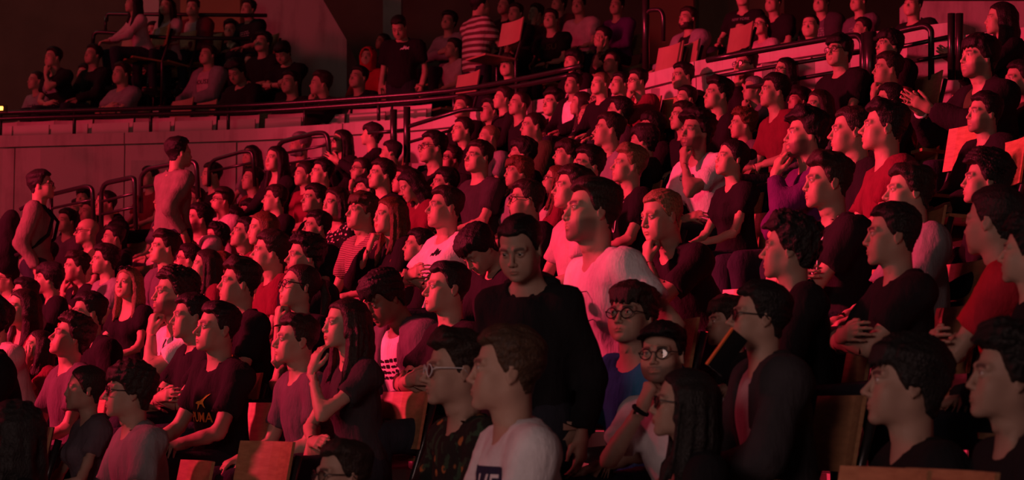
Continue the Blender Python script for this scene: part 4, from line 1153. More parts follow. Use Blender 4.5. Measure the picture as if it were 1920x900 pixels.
def headwear(kind, lod):
    st = (.006, .008, .012)[lod]; g = Grid(lines(-.12, st, .12), lines(-.20, st, .16), lines(-.19 if kind == 'hood' else .0, st, .16))
    g.pad = .12
    g.ell((0, .013, .034), (.0745, .0955, .081), 0)
    x, y, z = g.full()
    if kind == 'cap':
        g.F = g.F - F4(.013); g.F = np.maximum(g.F, (F4(.072) - z) - F4(.30) * np.clip(y + F4(.05), 0, 1) + 0 * x)
        b = g.box((-.09, -.17, .045), (.09, .0, .10), 0); X, Y, Z = g.pts(b, (0, -.062, .074))
        d = np.maximum(np.sqrt((X / F4(.078)) ** 2 + (Y / F4(.080)) ** 2) * F4(.08) - F4(.08), np.abs(Z + X * X * F4(3.2)) - F4(.004)); g.add(b, d.astype(F4), .004)
    else:
        g.ell((0, -.01, -.03), (.07, .075, .085), .03); g.cap((0, .02, -.05), (0, .03, -.2), .062, .085, .04)
        g.F = g.F - F4(.026) + F4(.004) * wob(x, y, z, 4, 45, 2)
        g.ell((0, -.115, .0), (.070, .095, .098), .015, sub=True)
        g.ell((0, .01, .02), (.079, .095, .083), .01, sub=True)
    V, Q = nets(g); return mesh_from(kind, *compact(V, Q)[:2])
HEADW = {}
FONTS = {}
def text_shape(txt, width):
    if txt not in FONTS:
        cu = bpy.data.curves.new('lettering', 'FONT'); cu.body = txt; cu.align_x = 'CENTER'; cu.align_y = 'CENTER'; cu.resolution_u = 2; cu.offset = .012
        o = bpy.data.objects.new('lettering', cu); COL.objects.link(o)
        dg = bpy.context.evaluated_depsgraph_get(); me = bpy.data.meshes.new_from_object(o.evaluated_get(dg))
        bpy.data.objects.remove(o); v = np.array([q.co[:2] for q in me.vertices]); f = [tuple(q.vertices) for q in me.polygons]
        bpy.data.meshes.remove(me); FONTS[txt] = (v, f)
    v, f = FONTS[txt]; v = v - (v.max(0) + v.min(0)) / 2
    return v * (width / np.ptp(v[:, 0])), f
def grid_shape(x0, z0, x1, z1, nx=3, nz=2):
    v = [(x0 + (x1 - x0) * i / nx, z0 + (z1 - z0) * j / nz) for j in range(nz + 1) for i in range(nx + 1)]
    f = [(j * (nx + 1) + i, j * (nx + 1) + i + 1, (j + 1) * (nx + 1) + i + 1, (j + 1) * (nx + 1) + i) for j in range(nz) for i in range(nx)]
    return v, f
def shape_print(kind, rs):
    V, Fc = [], []
    def addp(v, f):
        b = len(V); V.extend([tuple(q) for q in v]); Fc.extend([tuple(b + i for i in q) for q in f])
    if kind == 'bars':
        for r in range(4):
            x = -.085
            while x < .08:
                w = rs.uniform(.012, .035); addp(*grid_shape(x, -.045 + .026 * r, min(x + w, .09), -.045 + .026 * r + rs.uniform(.010, .018), 1, 1)); x += w + rs.uniform(.006, .014)
    elif kind == 'box':
        addp(*grid_shape(-.13, .075, .12, .085, 6, 1)); addp(*grid_shape(-.13, -.06, .10, .06, 6, 3)); addp(*grid_shape(.112, -.06, .12, .085, 1, 4))
    elif kind == 'bat':
        v = [(-.050, -.024), (-.034, .000), (-.022, -.006), (-.010, .014), (-.004, .030), (.004, .012), (.016, .024), (.020, .004), (.050, .016), (.040, -.006), (.046, -.020), (.028, -.010), (.012, -.022), (.0, -.006), (-.016, -.022), (-.028, -.014)]
        addp(v, [tuple(range(len(v)))])
    elif kind == 'swirl':
        for k in range(3):
            r = .018 + .017 * k; n = 12
            a = [(-.02 + .02 * k + r * math.cos(t), -.02 + .03 * k + 1.3 * r * math.sin(t)) for t in [i * 5.2 / n + k for i in range(n + 1)]]
            b = [(-.02 + .02 * k + (r - .009) * math.cos(t), -.02 + .03 * k + 1.3 * (r - .009) * math.sin(t)) for t in [i * 5.2 / n + k for i in range(n + 1)]]
            addp(a + b, [(i, i + 1, n + 2 + i, n + 1 + i) for i in range(n)])
    elif kind == 'cat':
        v = [(-.050, .010), (-.032, .020), (-.010, .022), (.012, .034), (.030, .050), (.050, .058), (.036, .044), (.022, .030), (.014, .016), (.022, .000), (.030, -.012), (.016, -.004), (.006, .006), (-.012, .006), (-.026, -.012), (-.040, -.022), (-.032, -.006), (-.030, .006)]
        addp(v, [tuple(range(len(v)))])
    return np.array(V), Fc
def put_print(J, sv, sq, v, f, mat, parent, at=(0, .30), name='print'):
    """lay a flat print on the chest of a garment"""
    bv = BVHTree.FromPolygons([tuple(p) for p in sv.tolist()], [tuple(q) for q in sq.tolist()])
    R, P = J['R'], J['P']; out = []
    dr = Vector(R @ [0, 1, 0])
    for u, w in v:
        o = Vector(P + R @ np.array([at[0] + u, -.205, at[1] + w])); h = bv.ray_cast(o, dr, .8)
        out.append(tuple((h[0] - dr * .0035)) if h[0] is not None else None)
    ok = [k for k, q in enumerate(out) if q is not None]; mp = {k: n for n, k in enumerate(ok)}
    f2 = [tuple(mp[i] for i in q) for q in f if all(i in mp for i in q)]
    if not f2: return
    me = bpy.data.meshes.new(name); me.from_pydata([out[k] for k in ok], [], f2); me.update()
    return link(name, me, mat, parent)

SEATS = {}
def seat_meshes():
    if SEATS: return SEATS
    def curved(w, h0, h1, y0, y1, bow, th):
        m = MB(); n = 6; rows = []
        for off in (0, th):
            for i in range(n + 1):
                u = -1 + 2 * i / n; x = u * w / 2; c = bow * u * u
                m.v += [(x, y0 - c + off, h0), (x, y1 - c + off, h1)]
        q = 2 * (n + 1)
        for i in range(n):
            a = 2 * i; m.f += [(a, a + 2, a + 3, a + 1), (q + a, q + a + 1, q + a + 3, q + a + 2), (a, q + a, q + a + 2, a + 2), (a + 1, a + 3, q + a + 3, q + a + 1)]
        m.f += [(0, 1, q + 1, q), (2 * n, q + 2 * n, q + 2 * n + 1, 2 * n + 1)]
        return m
    SEATS['backrest'] = curved(.45, .60, .86, .225, .275, .035, .014).mesh('backrest')
    m = MB(); m.hexa([(-.21, -.22, .405), (.21, -.22, .405), (.21, .18, .385), (-.21, .18, .385), (-.21, -.22, .425), (.21, -.22, .425), (.21, .18, .403), (-.21, .18, .403)]); SEATS['seat_pan'] = m.mesh('seat_pan')
    m = MB(); m.hexa([(-.21, .10, .40), (.21, .10, .40), (.21, .12, .40), (-.21, .12, .40), (-.21, .14, .80), (.21, .14, .80), (.21, .16, .80), (-.21, .16, .80)]); SEATS['folded_pan'] = m.mesh('seat_pan')
    m = MB(); m.tube([(0, .16, -.25), (0, .16, .40), (0, .235, .62), (0, .285, .80)], .018, 6); SEATS['bracket'] = m.mesh('bracket', True)
    return SEATS
def seat(loc, rz, label, folded=False, group=None, mat=None):
    s = seat_meshes(); r = bpy.data.objects.new('folding_seat', None); COL.objects.link(r); r.location = loc; r.rotation_euler = (0, 0, rz)
    tag(r, label, 'seat', group)
    link('backrest', s['backrest'], mat or WOOD, r); link('seat_pan', s['folded_pan' if folded else 'seat_pan'], mat or WOOD, r)
    for x in (-.2, .2): link('bracket', s['bracket'], STEEL, r, (x, 0, 0))
    return r

FLOORS = []
def person(i, p):
    x, y, h, face, style, hc, kind, col, pose, label, o = p
    d, s = SPOTS[i]; rs = np.random.RandomState(1000 + i)
    lod = 0 if h >= 92 else 1 if h >= 50 else 2
    fem = bool(o.get('f')); side = -1
    stand = pose in ('stand', 'walk', 'standx')
    X = W(x, y, d)
    los = math.degrees(math.atan2(X[0], X[1]))
    bf = face if stand else .55 * face + .45 * (62 if abs(face) < 130 else face)
    lean = o.get('lean', rs.uniform(.0, .16) if not pose.startswith(('chin', 'cheek', 'lean')) else rs.uniform(.22, .34))
    if stand: lean = o.get('lean', .03)
    yaw = math.radians(-(face - bf)); pit = math.radians(-o.get('p', rs.uniform(1, 7))); roll = math.radians(rs.uniform(-4, 4))
    J = skeleton(pose, fem, lean, rs.uniform(-.04, .04), yaw, pit, roll, wide=.80 if o.get('boy') else rs.uniform(.95, 1.03))
    phi = math.radians(-bf - los)
    hl = J['H'] + J['HR'] @ np.array([0, 0, .006])
    Rz = RZ(phi); root = X - s * (Rz @ hl)
    tone = rs.uniform(.82, 1.12); skin = np.array([.46, .29, .22]) * tone
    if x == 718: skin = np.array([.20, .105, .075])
    hv, hq = head_mesh(fem, lod); hv = hv.copy()
    wx = rs.uniform(.96, 1.045); jw = rs.uniform(-.07, .07); ln = rs.uniform(.96, 1.05); ns = rs.uniform(-.005, .006)
    if o.get('boy'): ln = .95; ns = -.005; jw = -.05
    C = paint(hv, skin, HC[hc], brow=.75 if fem else rs.uniform(.7, 1), stub=o.get('st', 0) if o.get('st', 0) else (0 if fem or o.get('boy') else rs.choice([0, 0, .06, .12])), fem=fem, lod=lod)
    z = hv[:, 2].copy(); ax = np.abs(hv[:, 0])
    hv[:, 1] -= ns * np.exp(-(hv[:, 0] / .012) ** 2) * np.exp(-((z + .03) / .022) ** 2) * (hv[:, 1] < -.08)
    hv[:, 0] *= wx * (1 + jw * sstep(-.03, -.09, z) * sstep(-.15, -.12, z)); hv[:, 2] = np.where(z < 0, z * ln, z)
    vis = pose not in ('lap', 'lean', 'stand', 'walk')
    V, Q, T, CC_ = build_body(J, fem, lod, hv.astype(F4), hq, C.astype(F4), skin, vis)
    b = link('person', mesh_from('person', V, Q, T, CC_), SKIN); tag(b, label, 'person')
    b.location = root; b.rotation_euler = (0, 0, phi); b.scale = (s, s, s)
    HM = Matrix(J['HR'].tolist()).to_4x4(); HM.translation = J['H']
    def onhead(name, me, mat, sx=1.0):
        q = link(name, me, mat, b); q.matrix_local = HM @ Matrix.Diagonal((sx, 1, 1, 1)); return q
    if style != 'bald':
        hs = style
        onhead('hair', hair_mesh(hs, fem, lod, (i * 7) % 3 if lod else i % 40), HAIRM[hc], wx * 1.01)
    if o.get('b') or o.get('st', 0) >= 1: onhead('beard', beard_mesh(lod), HAIRM[hc], wx * (1 + jw * .6))
    if lod < 2:
        for sx in (-1, 1):
            e = link('eye', eye_mesh(), EYEM, b); e.matrix_local = HM @ Matrix.Translation((sx * EYE[0] * wx, EYE[1] + .0005, EYE[2]))
    if o.get('g'):
        f, l = glasses_mesh(lod); gl = onhead('glasses', f, FRAMEW if o['g'] == 2 else FRAME); link('lens', l, LENS, gl)
    if o.get('cap'): onhead('cap', headwear('cap', lod), CLOTHM['k'])
    if o.get('hoodup'): onhead('hood', headwear('hood', lod), CLOTHM[col])
    # garments
    mat = CLOTHM[{'stripe': 'stripe', 'stripe2': 'stripe2'}.get(kind, 'dots' if o.get('dots') else 'floral' if col == 'f' else col)]
    neck = o.get('neck', 'v' if kind == 'vneck' else 'scoop' if fem and rs.rand() < .5 else 'crew')
    gk = {'tee': 'tee', 'vneck': 'tee', 'stripe': 'tee', 'stripe2': 'tee', 'long': 'long', 'tank': 'tank', 'hood': 'long', 'jkt': 'tee'}[kind]
    if o.get('sl'): gk = o['sl']
    inner = o.get('inner')
    sv, sq = shirt_mesh(J, fem, lod, gk, i, neck='scoop' if kind == 'tank' else neck, amp=.35 if kind == 'jkt' else 1.0)
    nm = {'tee': 't_shirt', 'vneck': 't_shirt', 'stripe': 'polo_shirt', 'stripe2': 't_shirt', 'long': 'sweater', 'tank': 'tank_top', 'hood': 'hooded_top', 'jkt': 't_shirt'}[kind]
    sh = link(nm, mesh_from(nm, sv, sq), CLOTHM[inner] if kind == 'jkt' and inner else mat, b)
    if kind == 'jkt':
        jv, jq = shirt_mesh(J, fem, lod, 'long', i + 500, inf=.030, neck='v', openf=.085, amp=.7)
        link('jacket', mesh_from('jacket', jv, jq), mat, b)
    if kind == 'hood' and not o.get('hoodup'):
        g = Grid(lines(-.2, .018, .2), lines(-.1, .018, .25), lines(-.12, .018, .14)); nb = J['N']
        g.ell((0, .075, .01), (.105, .060, .075), .02); g.cap((-.085, .02, .03), (0, .09, .05), .030, .034, .02); g.cap((.085, .02, .03), (0, .09, .05), .030, .034, .02); g.cap((-.085, .02, .03), (-.03, -.075, -.03), .028, .022, .02); g.cap((.085, .02, .03), (.03, -.075, -.03), .028, .022, .02)
        v, q = nets(g); link('hood', mesh_from('hood', (v @ J['R'].T.astype(F4)) + nb.astype(F4), q), mat, b)
    pr = o.get('pr')
    if pr:
        pm = CLOTHM[o.get('prc', 'g' if col in 'knu' else 'n')]
        if pr == 'PUMA':
            v, f = shape_print('cat', rs); put_print(J, sv, sq, v + np.array([.015, .0]), f, pm, sh, (.025, .295), 'cat_emblem')
            v, f = text_shape('PUMA', .17); put_print(J, sv, sq, v, f, pm, sh, (.025, .240), 'lettering')
        elif pr == 'GAUF':
            v, f = grid_shape(-.135, -.055, .135, .055, 10, 4); bx = put_print(J, sv, sq, v, f, pm, sh, (0, .335), 'print_panel')
            v, f = text_shape('GAUF', .24); t_ = put_print(J, sv, sq, v, f, CLOTHM['w'], sh, (0, .335), 'lettering')
            if t_:
                t_.location = -Vector(J['R'] @ [0, .003, 0])
        elif pr.isupper():
            v, f = text_shape(pr, .24 if len(pr) < 9 else .27); put_print(J, sv, sq, v, f, pm, sh, (.01, .40 if pr in ('CHALLENGER', 'NEW YORK') else .34), 'lettering')
        else:
            v, f = shape_print(pr, rs); put_print(J, sv, sq, v, f, pm, sh, {'bat': (.06, .395), 'swirl': (.035, .37), 'box': (0, .33)}.get(pr, (.01, .32)), 'print')
    link('trousers', trouser_mesh(stand, pose == 'walk', lod, J), DENIM, b)
    for m in shoe_mesh(stand, pose == 'walk', lod, J): link('shoe', m, LEATHER, b)
    if o.get('lanyard') or o.get('neckl'):
        m = MB(); R = J['R']; bv = BVHTree.FromPolygons([tuple(q) for q in sv.tolist()], [tuple(q) for q in sq.tolist()])
        pts = []
        w0 = .07; dn = .26 if o.get('lanyard') else .10
        for k in range(13):
            t = -1 + k / 6; q = J['N'] + R @ np.array([w0 * t * (1 if abs(t) < .8 else 1), -.30, .03 - dn * (1 - t * t) ** .8])
            hit = bv.ray_cast(Vector(q), Vector(R @ [0, 1, 0]), .5)
            pts.append(np.array(hit[0]) - R @ [0, .005, 0] if hit[0] is not None else J['N'] + R @ np.array([w0 * t, .0, .035]))
        m.tube(pts, .0045 if o.get('lanyard') else .0025, 5); m.build('lanyard' if o.get('lanyard') else 'necklace', STRAP if o.get('lanyard') else METAL, b, True)
    if o.get('wband'):
        for k in ((0, 1) if x == 1243 else (1,)):
            s_, sh_, el, wr = J['a%d' % k][:4]; dd = unit(wr - el); c = wr - dd * .02; u = unit(np.cross(dd, [0, .3, 1])); w_ = np.cross(dd, u)
            m = MB(); m.tube([c + .030 * (math.cos(a) * u + math.sin(a) * w_) for a in [2 * math.pi * q / 12 for q in range(12)]], .009, 6, True)
            m.build('wristband', CLOTHM['k'] if x == 1243 else STRAP, b, True)
    if o.get('scarf'):
        g = Grid(lines(-.2, .016, .2), lines(-.24, .016, .2), lines(-.34, .016, .12))
        for a, e, r in (((-.06, .05, .04), (-.07, -.04, .0), .042), ((.06, .05, .04), (.07, -.04, .0), .042), ((-.07, -.04, 0), (-.03, -.115, -.08), .042), ((.07, -.04, 0), (.03, -.115, -.08), .042), ((-.03, -.115, -.08), (-.05, -.14, -.30), .040), ((.03, -.115, -.08), (.05, -.14, -.28), .040), ((-.06, .05, .04), (.06, .05, .04), .045)): g.cap(a, e, r, r * .9, .02)
        xx_, yy_, zz_ = g.full(); g.F = g.F + F4(.006) * wob(xx_, yy_, zz_ * F4(.3), 3, 90, 2)
        v, q = nets(g); link('scarf', mesh_from('scarf', (v @ J['R'].T.astype(F4)) + J['N'].astype(F4), q), CLOTHM['pk'], b)
    Mw = Matrix.LocRotScale(Vector(root), Matrix.Rotation(phi, 3, 'Z'), Vector((s, s, s)))
    if o.get('sung') or o.get('sunhead'):
        f, l = sunglasses_mesh()
        q = link('sunglasses', f, FRAME); link('lens', l, DLENS, q)
        if o.get('sunhead'):
            q.matrix_world = Mw @ HM @ Matrix.Translation((0, -.055, .108)) @ Matrix.Rotation(math.radians(-38), 4, 'X'); tag(q, 'dark sunglasses pushed up on the long blonde hair', 'sunglasses')
        else:
            pt = J['C'] + J['R'] @ np.array([.058, -.168, .020])
            q.matrix_world = Mw @ Matrix.Translation(pt) @ Matrix(J['R'].tolist()).to_4x4() @ Matrix.Rotation(math.radians(82), 4, 'Y') @ Matrix.Scale(.85, 4); tag(q, 'dark sunglasses hanging from the white V-neck collar', 'sunglasses')
    if o.get('pack'):
        g = Grid(lines(-.26, .02, .26), lines(.02, .02, .44), lines(-.12, .02, .56)); R = J['R']
        g.ell((0, .235, .18), (.165, .115, .27), .04); g.ell((0, .25, .10), (.15, .13, .16), .05); g.ell((0, .33, .08), (.12, .06, .11), .03)
        xx_, yy_, zz_ = g.full(); g.F = g.F + F4(.006) * wob(xx_, yy_, zz_, 8, 40, 2)
        v, q = nets(g); bp = link('backpack', mesh_from('backpack', (v @ R.T.astype(F4)) + J['P'].astype(F4), q), CLOTHM['k']); bp.matrix_world = Mw
        tag(bp, 'bulky black backpack on the beige sweater of the bespectacled man', 'backpack')
        for sx in (-1, 1):
            m = MB(); m.tube([J['P'] + R @ np.array(t) for t in ((sx * .10, .15, .44), (sx * .115, .05, .50), (sx * .12, -.05, .47), (sx * .125, -.125, .38), (sx * .14, -.10, .24), (sx * .155, .02, .12), (sx * .13, .16, .06))], .016, 6); m.build('strap', CLOTHM['k'], bp, True)
    FLOORS.append((root[0], root[1], root[2], upstairs(p), d))
    if not stand: SEATQ.append((root, phi, s, label, d, upstairs(p)))
SEATQ = []
# ---------------------------------------------------------------- the hall
def poly_at(px): return W(px, 300, para_d(px))
def para_xy(px):
    """plan position of the balcony parapet seen at photograph column px"""
    d = para_d(px); a = (px - 960) / FPX
    yv = (d - (ZPAR - CZ) * math.sin(PITCH)) / math.cos(PITCH)
    return np.array([a * d, yv])
PX = list(range(-160, 2101, 20))
PXY = np.array([para_xy(p) for p in PX])
# smooth the plan curve
for _ in range(12): PXY[1:-1] = .25 * PXY[:-2] + .5 * PXY[1:-1] + .25 * PXY[2:]
ARC = np.concatenate([[0], np.cumsum(np.linalg.norm(np.diff(PXY, axis=0), axis=1))])
def along(t): return np.array([np.interp(t, ARC, PXY[:, 0]), np.interp(t, ARC, PXY[:, 1])])
def arc_of(px): return float(np.interp(px, PX, ARC))
def normal(t):
    a, b = along(max(t - .1, 0)), along(min(t + .1, ARC[-1])); u = unit(b - a); n = np.array([u[1], -u[0]])
    return (n if n[1] < 0 else -n), u                       # towards the stage side (near), and along
def para_y(x): return float(np.interp(x, PXY[:, 0], PXY[:, 1]))

def build_parapet():
    core = MB(); L = ARC[-1]; st = .5; k = int(L / st)
    root = bpy.data.objects.new('wall_balcony', None); COL.objects.link(root); root['kind'] = 'structure'; root['label'] = 'long curved concrete parapet wall below the balcony'
    def slab(m, t0, t1, z0, z1, front, back):
        q = []
        for z in (z0, z1):
            for t, o in ((t0, front), (t1, front), (t1, back), (t0, back)):
                n, u = normal(t); p = along(t) + n * o; q.append((p[0], p[1], z))
        m.hexa(q)
    for i in range(k): slab(core, i * st, (i + 1) * st + .01, -1.0, ZPAR - .10, .0, -.22)
    core.build('wall_core', CONC, root)
    w = 1.24
    for i in range(int(L / w)):
        m = MB()
        for j in range(3): slab(m, i * w + .008 + (w - .016) * j / 3, i * w + .008 + (w - .016) * (j + 1) / 3, ZPAR - 2.6, ZPAR - .135, .035 + .004 * (i % 3), -.01)
        m.build('panel', CONC, root)
    for i in range(int(L / (2 * w))):
        m = MB()
        for j in range(5): slab(m, i * 2 * w + .006 + (2 * w - .012) * j / 5, i * 2 * w + .006 + (2 * w - .012) * (j + 1) / 5, ZPAR - .12, ZPAR, .06, -.26)
        m.build('coping', CONC, root)
build_parapet()

def rail_run(px0, px1, zs, post_step, label, r=.026, inset=-.10, postr=.02):
    root = bpy.data.objects.new('balcony_railing', None); COL.objects.link(root); tag(root, label, 'railing')
    t0, t1 = arc_of(px0), arc_of(px1); n = int((t1 - t0) / .35)
    for z in zs:
        m = MB(); m.tube([(*(along(t) + normal(t)[0] * inset), ZPAR + z) for t in np.linspace(t0, t1, n)], r, 8); m.build('rail', STEEL, root, True)
    t = t0
    while t <= t1:
        m = MB(); p = along(t) + normal(t)[0] * inset; m.tube([(*p, ZPAR - .02), (*p, ZPAR + max(zs))], postr, 6); m.build('post', STEEL, root, True); t += post_step
rail_run(-140, 1075, (.21, .275), .86, 'dark double tube railing along the balcony parapet')

# folded front-row seats of the balcony, seen under the rail
tt = arc_of(-60); k = 0
while tt < arc_of(735):
    n, u = normal(tt); p = along(tt) - n * .40
    a = math.atan2(n[0], -n[1])
    seat((p[0], p[1], ZPAR - .60), a, 'pale folded balcony seat seen under the dark railing, %s from the orange lamp end' % ('first second third fourth fifth sixth seventh eighth ninth tenth eleventh twelfth thirteenth fourteenth'.split()[k]), True, 'folded balcony front seats', PANEL)
    tt += .475; k += 1

for i, p in enumerate(PEOPLE): person(i, p)

# floor: shallow terraces that carry the rows below and above the parapet
FL = np.array([(f[0], f[1], f[2]) for f in FLOORS]); UP = np.array([f[3] for f in FLOORS])
def ground(x, y):
    up = y > para_y(x) - .05
    S = FL[UP] if up else FL[~UP]
    w = 1 / ((S[:, 0] - x) ** 2 + (S[:, 1] - y) ** 2 + .12) ** 2
    z = float((w * S[:, 2]).sum() / w.sum()) + .03
    return max(math.floor(z / .16) * .16, -.45)
def build_floor():
    c = .2; x0, x1, y0, y1 = -9.0, 8.0, 3.2, 25.0; nx, ny = int((x1 - x0) / c), int((y1 - y0) / c)
    Z = np.array([[ground(x0 + (i + .5) * c, y0 + (j + .5) * c) for j in range(ny)] for i in range(nx)])
    m = MB()
    for i in range(nx):
        for j in range(ny):
            z = Z[i, j]; a, b_, e, f = x0 + i * c, x0 + (i + 1) * c, y0 + j * c, y0 + (j + 1) * c
            n = len(m.v); m.v += [(a, e, z), (b_, e, z), (b_, f, z), (a, f, z)]; m.f.append((n, n + 1, n + 2, n + 3))
            if i + 1 < nx and Z[i + 1, j] != z:
                q = Z[i + 1, j]; n = len(m.v); m.v += [(b_, e, z), (b_, e, q), (b_, f, q), (b_, f, z)]; m.f.append((n, n + 1, n + 2, n + 3))
            if j + 1 < ny and Z[i, j + 1] != z:
                q = Z[i, j + 1]; n = len(m.v); m.v += [(a, f, z), (a, f, q), (b_, f, q), (b_, f, z)]; m.f.append((n, n + 1, n + 2, n + 3))
    me = bpy.data.meshes.new('floor'); me.from_pydata(m.v, [], m.f); me.update()
    o = link('floor', me, CONC); o['kind'] = 'structure'; o['label'] = 'stepped concrete terraces under the rows of seats'
build_floor()
for root, phi, s, label, d, up in SEATQ:
    words = label.replace(',', '').split()
    seat((root[0], root[1], root[2] + .02), phi, 'seat of the ' + ' '.join(words[:13]))
# empty wooden seats that show between people
def empty_seat(px, py, d, label, face=62, mat=None):
    """an empty seat whose backrest top edge is seen at (px, py)"""
    p = W(px, py, d); seat((p[0], p[1], p[2] - .87), math.radians(-face) - math.atan2(p[0], p[1]), label, False, None, mat)
for px, py, d, lb in ((404, 824, 8.0, 'empty orange wooden seat below the gold print man'), (1842, 722, 6.2, 'empty wooden seat between the two lower right faces'), (1502, 872, 5.0, 'empty wooden seat at the bottom edge beside the black-haired woman'),
                      (1622, 876, 4.9, 'empty wooden seat at the bottom edge below the grey blazer'), (1604, 724, 6.6, 'empty wooden seat behind the black V-neck man at lower right'),
                      (1790, 112, 14.0, 'empty red-lit seat left of the clapping man'), (1755, 163, 12.8, 'empty red-lit seat below the clapping hands'), (1745, 226, 11.2, 'empty red-lit seat behind the maroon V-neck man'), (1812, 258, 10.6, 'empty red-lit seat in front of the black patterned jacket'),
                      (1405, 452, 9.4, 'empty lit seat behind the fair man in black'), (1905, 248, 10.2, 'empty red-lit seat at the right edge')):
    empty_seat(px, py, d, lb)
for px, py, d, lb in ((1216, 77, 17.8, 'pale empty seat by the upper handrail'), (1246, 74, 17.7, 'pale empty seat beside the bearded jacket man'), (1352, 41, 19.5, 'dull red empty seat below the NEW YORK shirt'), (925, 32, 20.6, 'red-lit empty seat behind the striped polo man'), (842, 130, 20.2, 'lit empty seat behind the standing man in black'),
                      (308, 180, 21.4, 'dim empty seat at the balcony rail, left of the HOUSE shirt'), (352, 184, 21.4, 'lit empty seat under the HOUSE shirt at the rail'), (215, 66, 24, 'dim empty seat in the balcony beside the slim person')):
    empty_seat(px, py, d, lb, 60, VENEER)

# stair handrails in the stand
def handrail(label, loops, d0, d1, px0, px1, r=.0185):
    root = bpy.data.objects.new('stair_handrail', None); COL.objects.link(root); tag(root, label, 'handrail')
    def P(q): return W(q[0], q[1], d0 + (d1 - d0) * (q[0] - px0) / (px1 - px0))
    for nm, pts, rr in loops:
        m = MB(); m.tube(bend([P(q) for q in pts], .12), r * rr, 8); m.build(nm, STEEL, root, True)
handrail('lowest stair handrail beside the backpacker', [('rail', [(92, 366), (160, 349), (173, 352), (176, 420)], 1.1), ('mid_rail', [(92, 392), (128, 384), (176, 374)], .7), ('post', [(96, 365), (96, 440)], 1)], 17.6, 17.2, 92, 176)
handrail('second stair handrail with a square loop, left block', [('rail', [(190, 430), (190, 345), (246, 333), (252, 336), (255, 430)], 1.2), ('mid_rail', [(190, 378), (254, 362)], .7), ('mid_rail', [(190, 402), (254, 388)], .7)], 17.2, 16.8, 190, 255)
handrail('third stair handrail behind the walking man', [('rail', [(264, 400), (264, 330), (278, 316), (350, 303), (368, 304), (372, 370)], 1.2), ('mid_rail', [(264, 352), (372, 330)], .7)], 17.4, 17.0, 264, 372)
handrail('fourth stair handrail below the balcony wall', [('rail', [(392, 350), (392, 302), (455, 284), (474, 284), (478, 350)], 1.1), ('mid_rail', [(392, 322), (478, 304)], .7)], 19.2, 18.9, 392, 478)
handrail('fifth stair handrail by the grey bearded man', [('rail', [(520, 330), (520, 268), (592, 249), (614, 250), (620, 330)], 1.3), ('mid_rail', [(520, 290), (618, 271)], .7), ('mid_rail', [(520, 310), (618, 293)], .7)], 19.1, 18.6, 520, 620)
handrail('rail end posts under the balcony railing', [('post', [(738, 300), (738, 205)], 1.8), ('post', [(763, 305), (763, 200)], 1.8), ('rail', [(763, 238), (870, 205), (905, 205)], 1.1), ('mid_rail', [(690, 250), (763, 243)], .8), ('mid_rail', [(763, 268), (850, 243)], .8)], 18.2, 17.8, 690, 900)
handrail('upper handrail loop beside the bearded jacket man', [('rail', [(1212, 120), (1212, 19), (1238, 18), (1244, 30), (1244, 78)], 1.1), ('post', [(1211, 130), (1211, -20)], 1.8)], 17.6, 17.4, 1205, 1250)
handrail('long handrail in front of the bright parapet, right block', [('rail', [(1325, 113), (1400, 99), (1560, 71), (1608, 66), (1617, 78), (1617, 170)], 1.3), ('mid_rail', [(1325, 147), (1440, 127), (1617, 97)], .9), ('mid_rail', [(1400, 164), (1500, 147), (1617, 127)], .9), ('post', [(1632, 60), (1632, 180)], 2.6), ('post', [(1620, 62), (1620, 180)], 1.4)], 14.9, 14.2, 1325, 1640)
handrail('short handrail with rounded corner behind the clapping man', [('rail', [(1640, 75), (1690, 57), (1735, 48), (1746, 56), (1746, 150)], 1.3), ('mid_rail', [(1640, 98), (1780, 69)], .9), ('mid_rail', [(1700, 117), (1780, 103)], .9), ('post', [(1784, 25), (1784, 150)], 1.5), ('post', [(1799, 25), (1799, 150)], 1.5)], 14.0, 13.6, 1640, 1800)
handrail('dark seat row bar at the balcony top rows', [('rail', [(200, 40), (200, 26), (300, 27), (500, 29)], 1.3), ('post', [(338, 30), (338, 75)], 1.1), ('post', [(198, 30), (198, 62)], 1)], 24.2, 23.6, 170, 500)
handrail('dark seat row bar lower in the balcony', [('rail', [(174, 82), (176, 60), (205, 61), (300, 70), (470, 73)], 1.3)], 23.2, 22.8, 170, 470)

# walls behind
def block(name, pts, depth, mat, label, parent=None):
    m = MB(); m.prism(pts, depth); o = m.build(name, mat, parent)
    if parent is None: o['kind'] = 'structure'; o['label'] = label
    return o
m = MB(); m.box((-16, 29.0, -1), (16, 29.4, 16)); o = m.build('wall_back', DARKWALL); o['kind'] = 'structure'; o['label'] = 'dark back wall of the hall'
m = MB(); m.box((-9.6, 3, -1), (-9.3, 29, 16)) if False else m.box((9.4, 3, -1), (9.7, 29, 16)); o = m.build('wall_right', DARKWALL); o['kind'] = 'structure'; o['label'] = 'dark right side wall of the hall'
d = 25.0
block('trim_1', [W(470, 230, d), W(650, 230, d), W(650, 75, d), W(600, -10, d), W(560, -90, d), W(470, -90, d)], (0, 1.6, 0), CONC, 'red-lit concrete buttress with a slanted edge')
block('trim_2', [W(718, 120, 27), W(752, 120, 27), W(752, -60, 27), W(718, -60, 27)], (0, .5, 0), CONC, 'dim vertical wall pier right of the buttress')
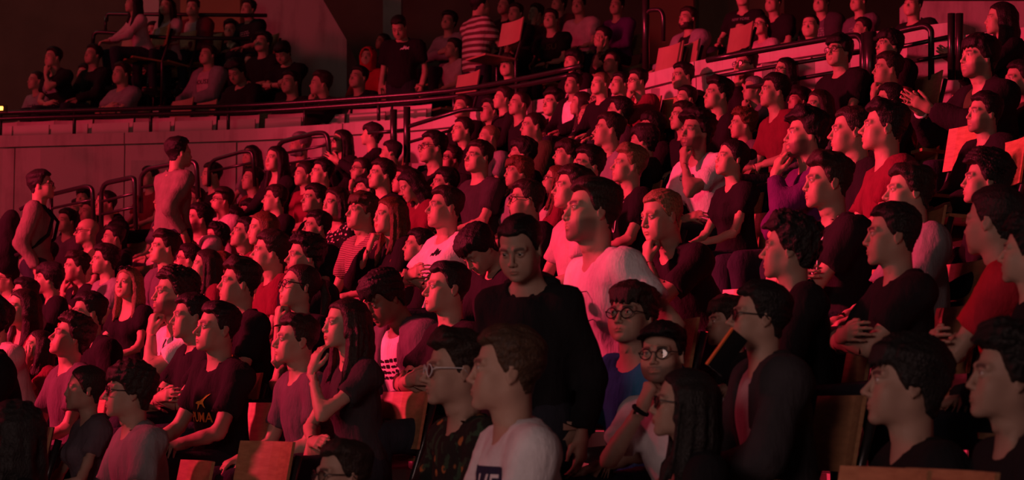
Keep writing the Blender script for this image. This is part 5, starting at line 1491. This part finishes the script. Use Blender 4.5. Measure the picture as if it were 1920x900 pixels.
block('trim_3', [W(262, 60, 26), W(298, 60, 26), W(298, -60, 26), W(262, -60, 26)], (0, .5, 0), CONC, 'wall pier behind the long-haired pair in the top row')
block('trim_4', [W(338, 60, 26), W(450, 60, 26), W(450, -60, 26), W(338, -60, 26)], (0, .5, 0), plain('brown_panel', (.30, .17, .09), .8, 0, .2, 2), 'brown wall panel behind the top row')
block('trim_5', [W(1216, 120, 25), W(1300, 120, 25), W(1300, -60, 25), W(1216, -60, 25)], (0, .5, 0), plain('rust_panel', (.36, .15, .10), .8, 0, .2, 2), 'rust coloured wall panel behind the bearded jacket man')
block('trim_6', [W(1310, 140, 25.5), W(1470, 140, 25.5), W(1470, -60, 25.5), W(1310, -60, 25.5)], (0, .5, 0), plain('olive_panel', (.20, .16, .10), .8, 0, .2, 2), 'dull olive wall panel behind the NEW YORK shirt')
block('trim_7', [W(1700, 60, 22), W(2000, 60, 22), W(2000, 2, 22), W(1700, 2, 22)], (0, .4, 0), CONC, 'dim red wall band at the upper right')
# small orange lamp
q = W(2, 203, 19.7); m = MB(); m.box(q + [-.06, 0, -.035], q + [.055, .05, .035]); lh_ = m.build('signal_lamp', STEEL); tag(lh_, 'tiny orange lamp on the railing at the left edge', 'lamp')
m = MB(); m.box(q + [-.045, -.012, -.02], q + [.02, .0, .018]); m.build('bulb_cover', glow_mat('orange_glow', (1, .35, .05), 6), lh_)
# raised phone: long axis up to the right, red light on its edge is put into the orange colour
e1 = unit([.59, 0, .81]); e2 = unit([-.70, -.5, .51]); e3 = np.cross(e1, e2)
ph = MB(); ph.box((-.074, -.074, -.0045), (.074, .0, .0045)); po = ph.build('phone', plain('phone_black', (.012, .012, .013), .25)); tag(po, 'black phone with a red-lit rim coloured orange held up before the boy in shadow', 'phone')
m = MB(); m.box((-.075, .0, -.0055), (.075, .0055, .0055)); m.build('case_edge', plain('lit_rim_orange', (.95, .22, .06), .4), po)
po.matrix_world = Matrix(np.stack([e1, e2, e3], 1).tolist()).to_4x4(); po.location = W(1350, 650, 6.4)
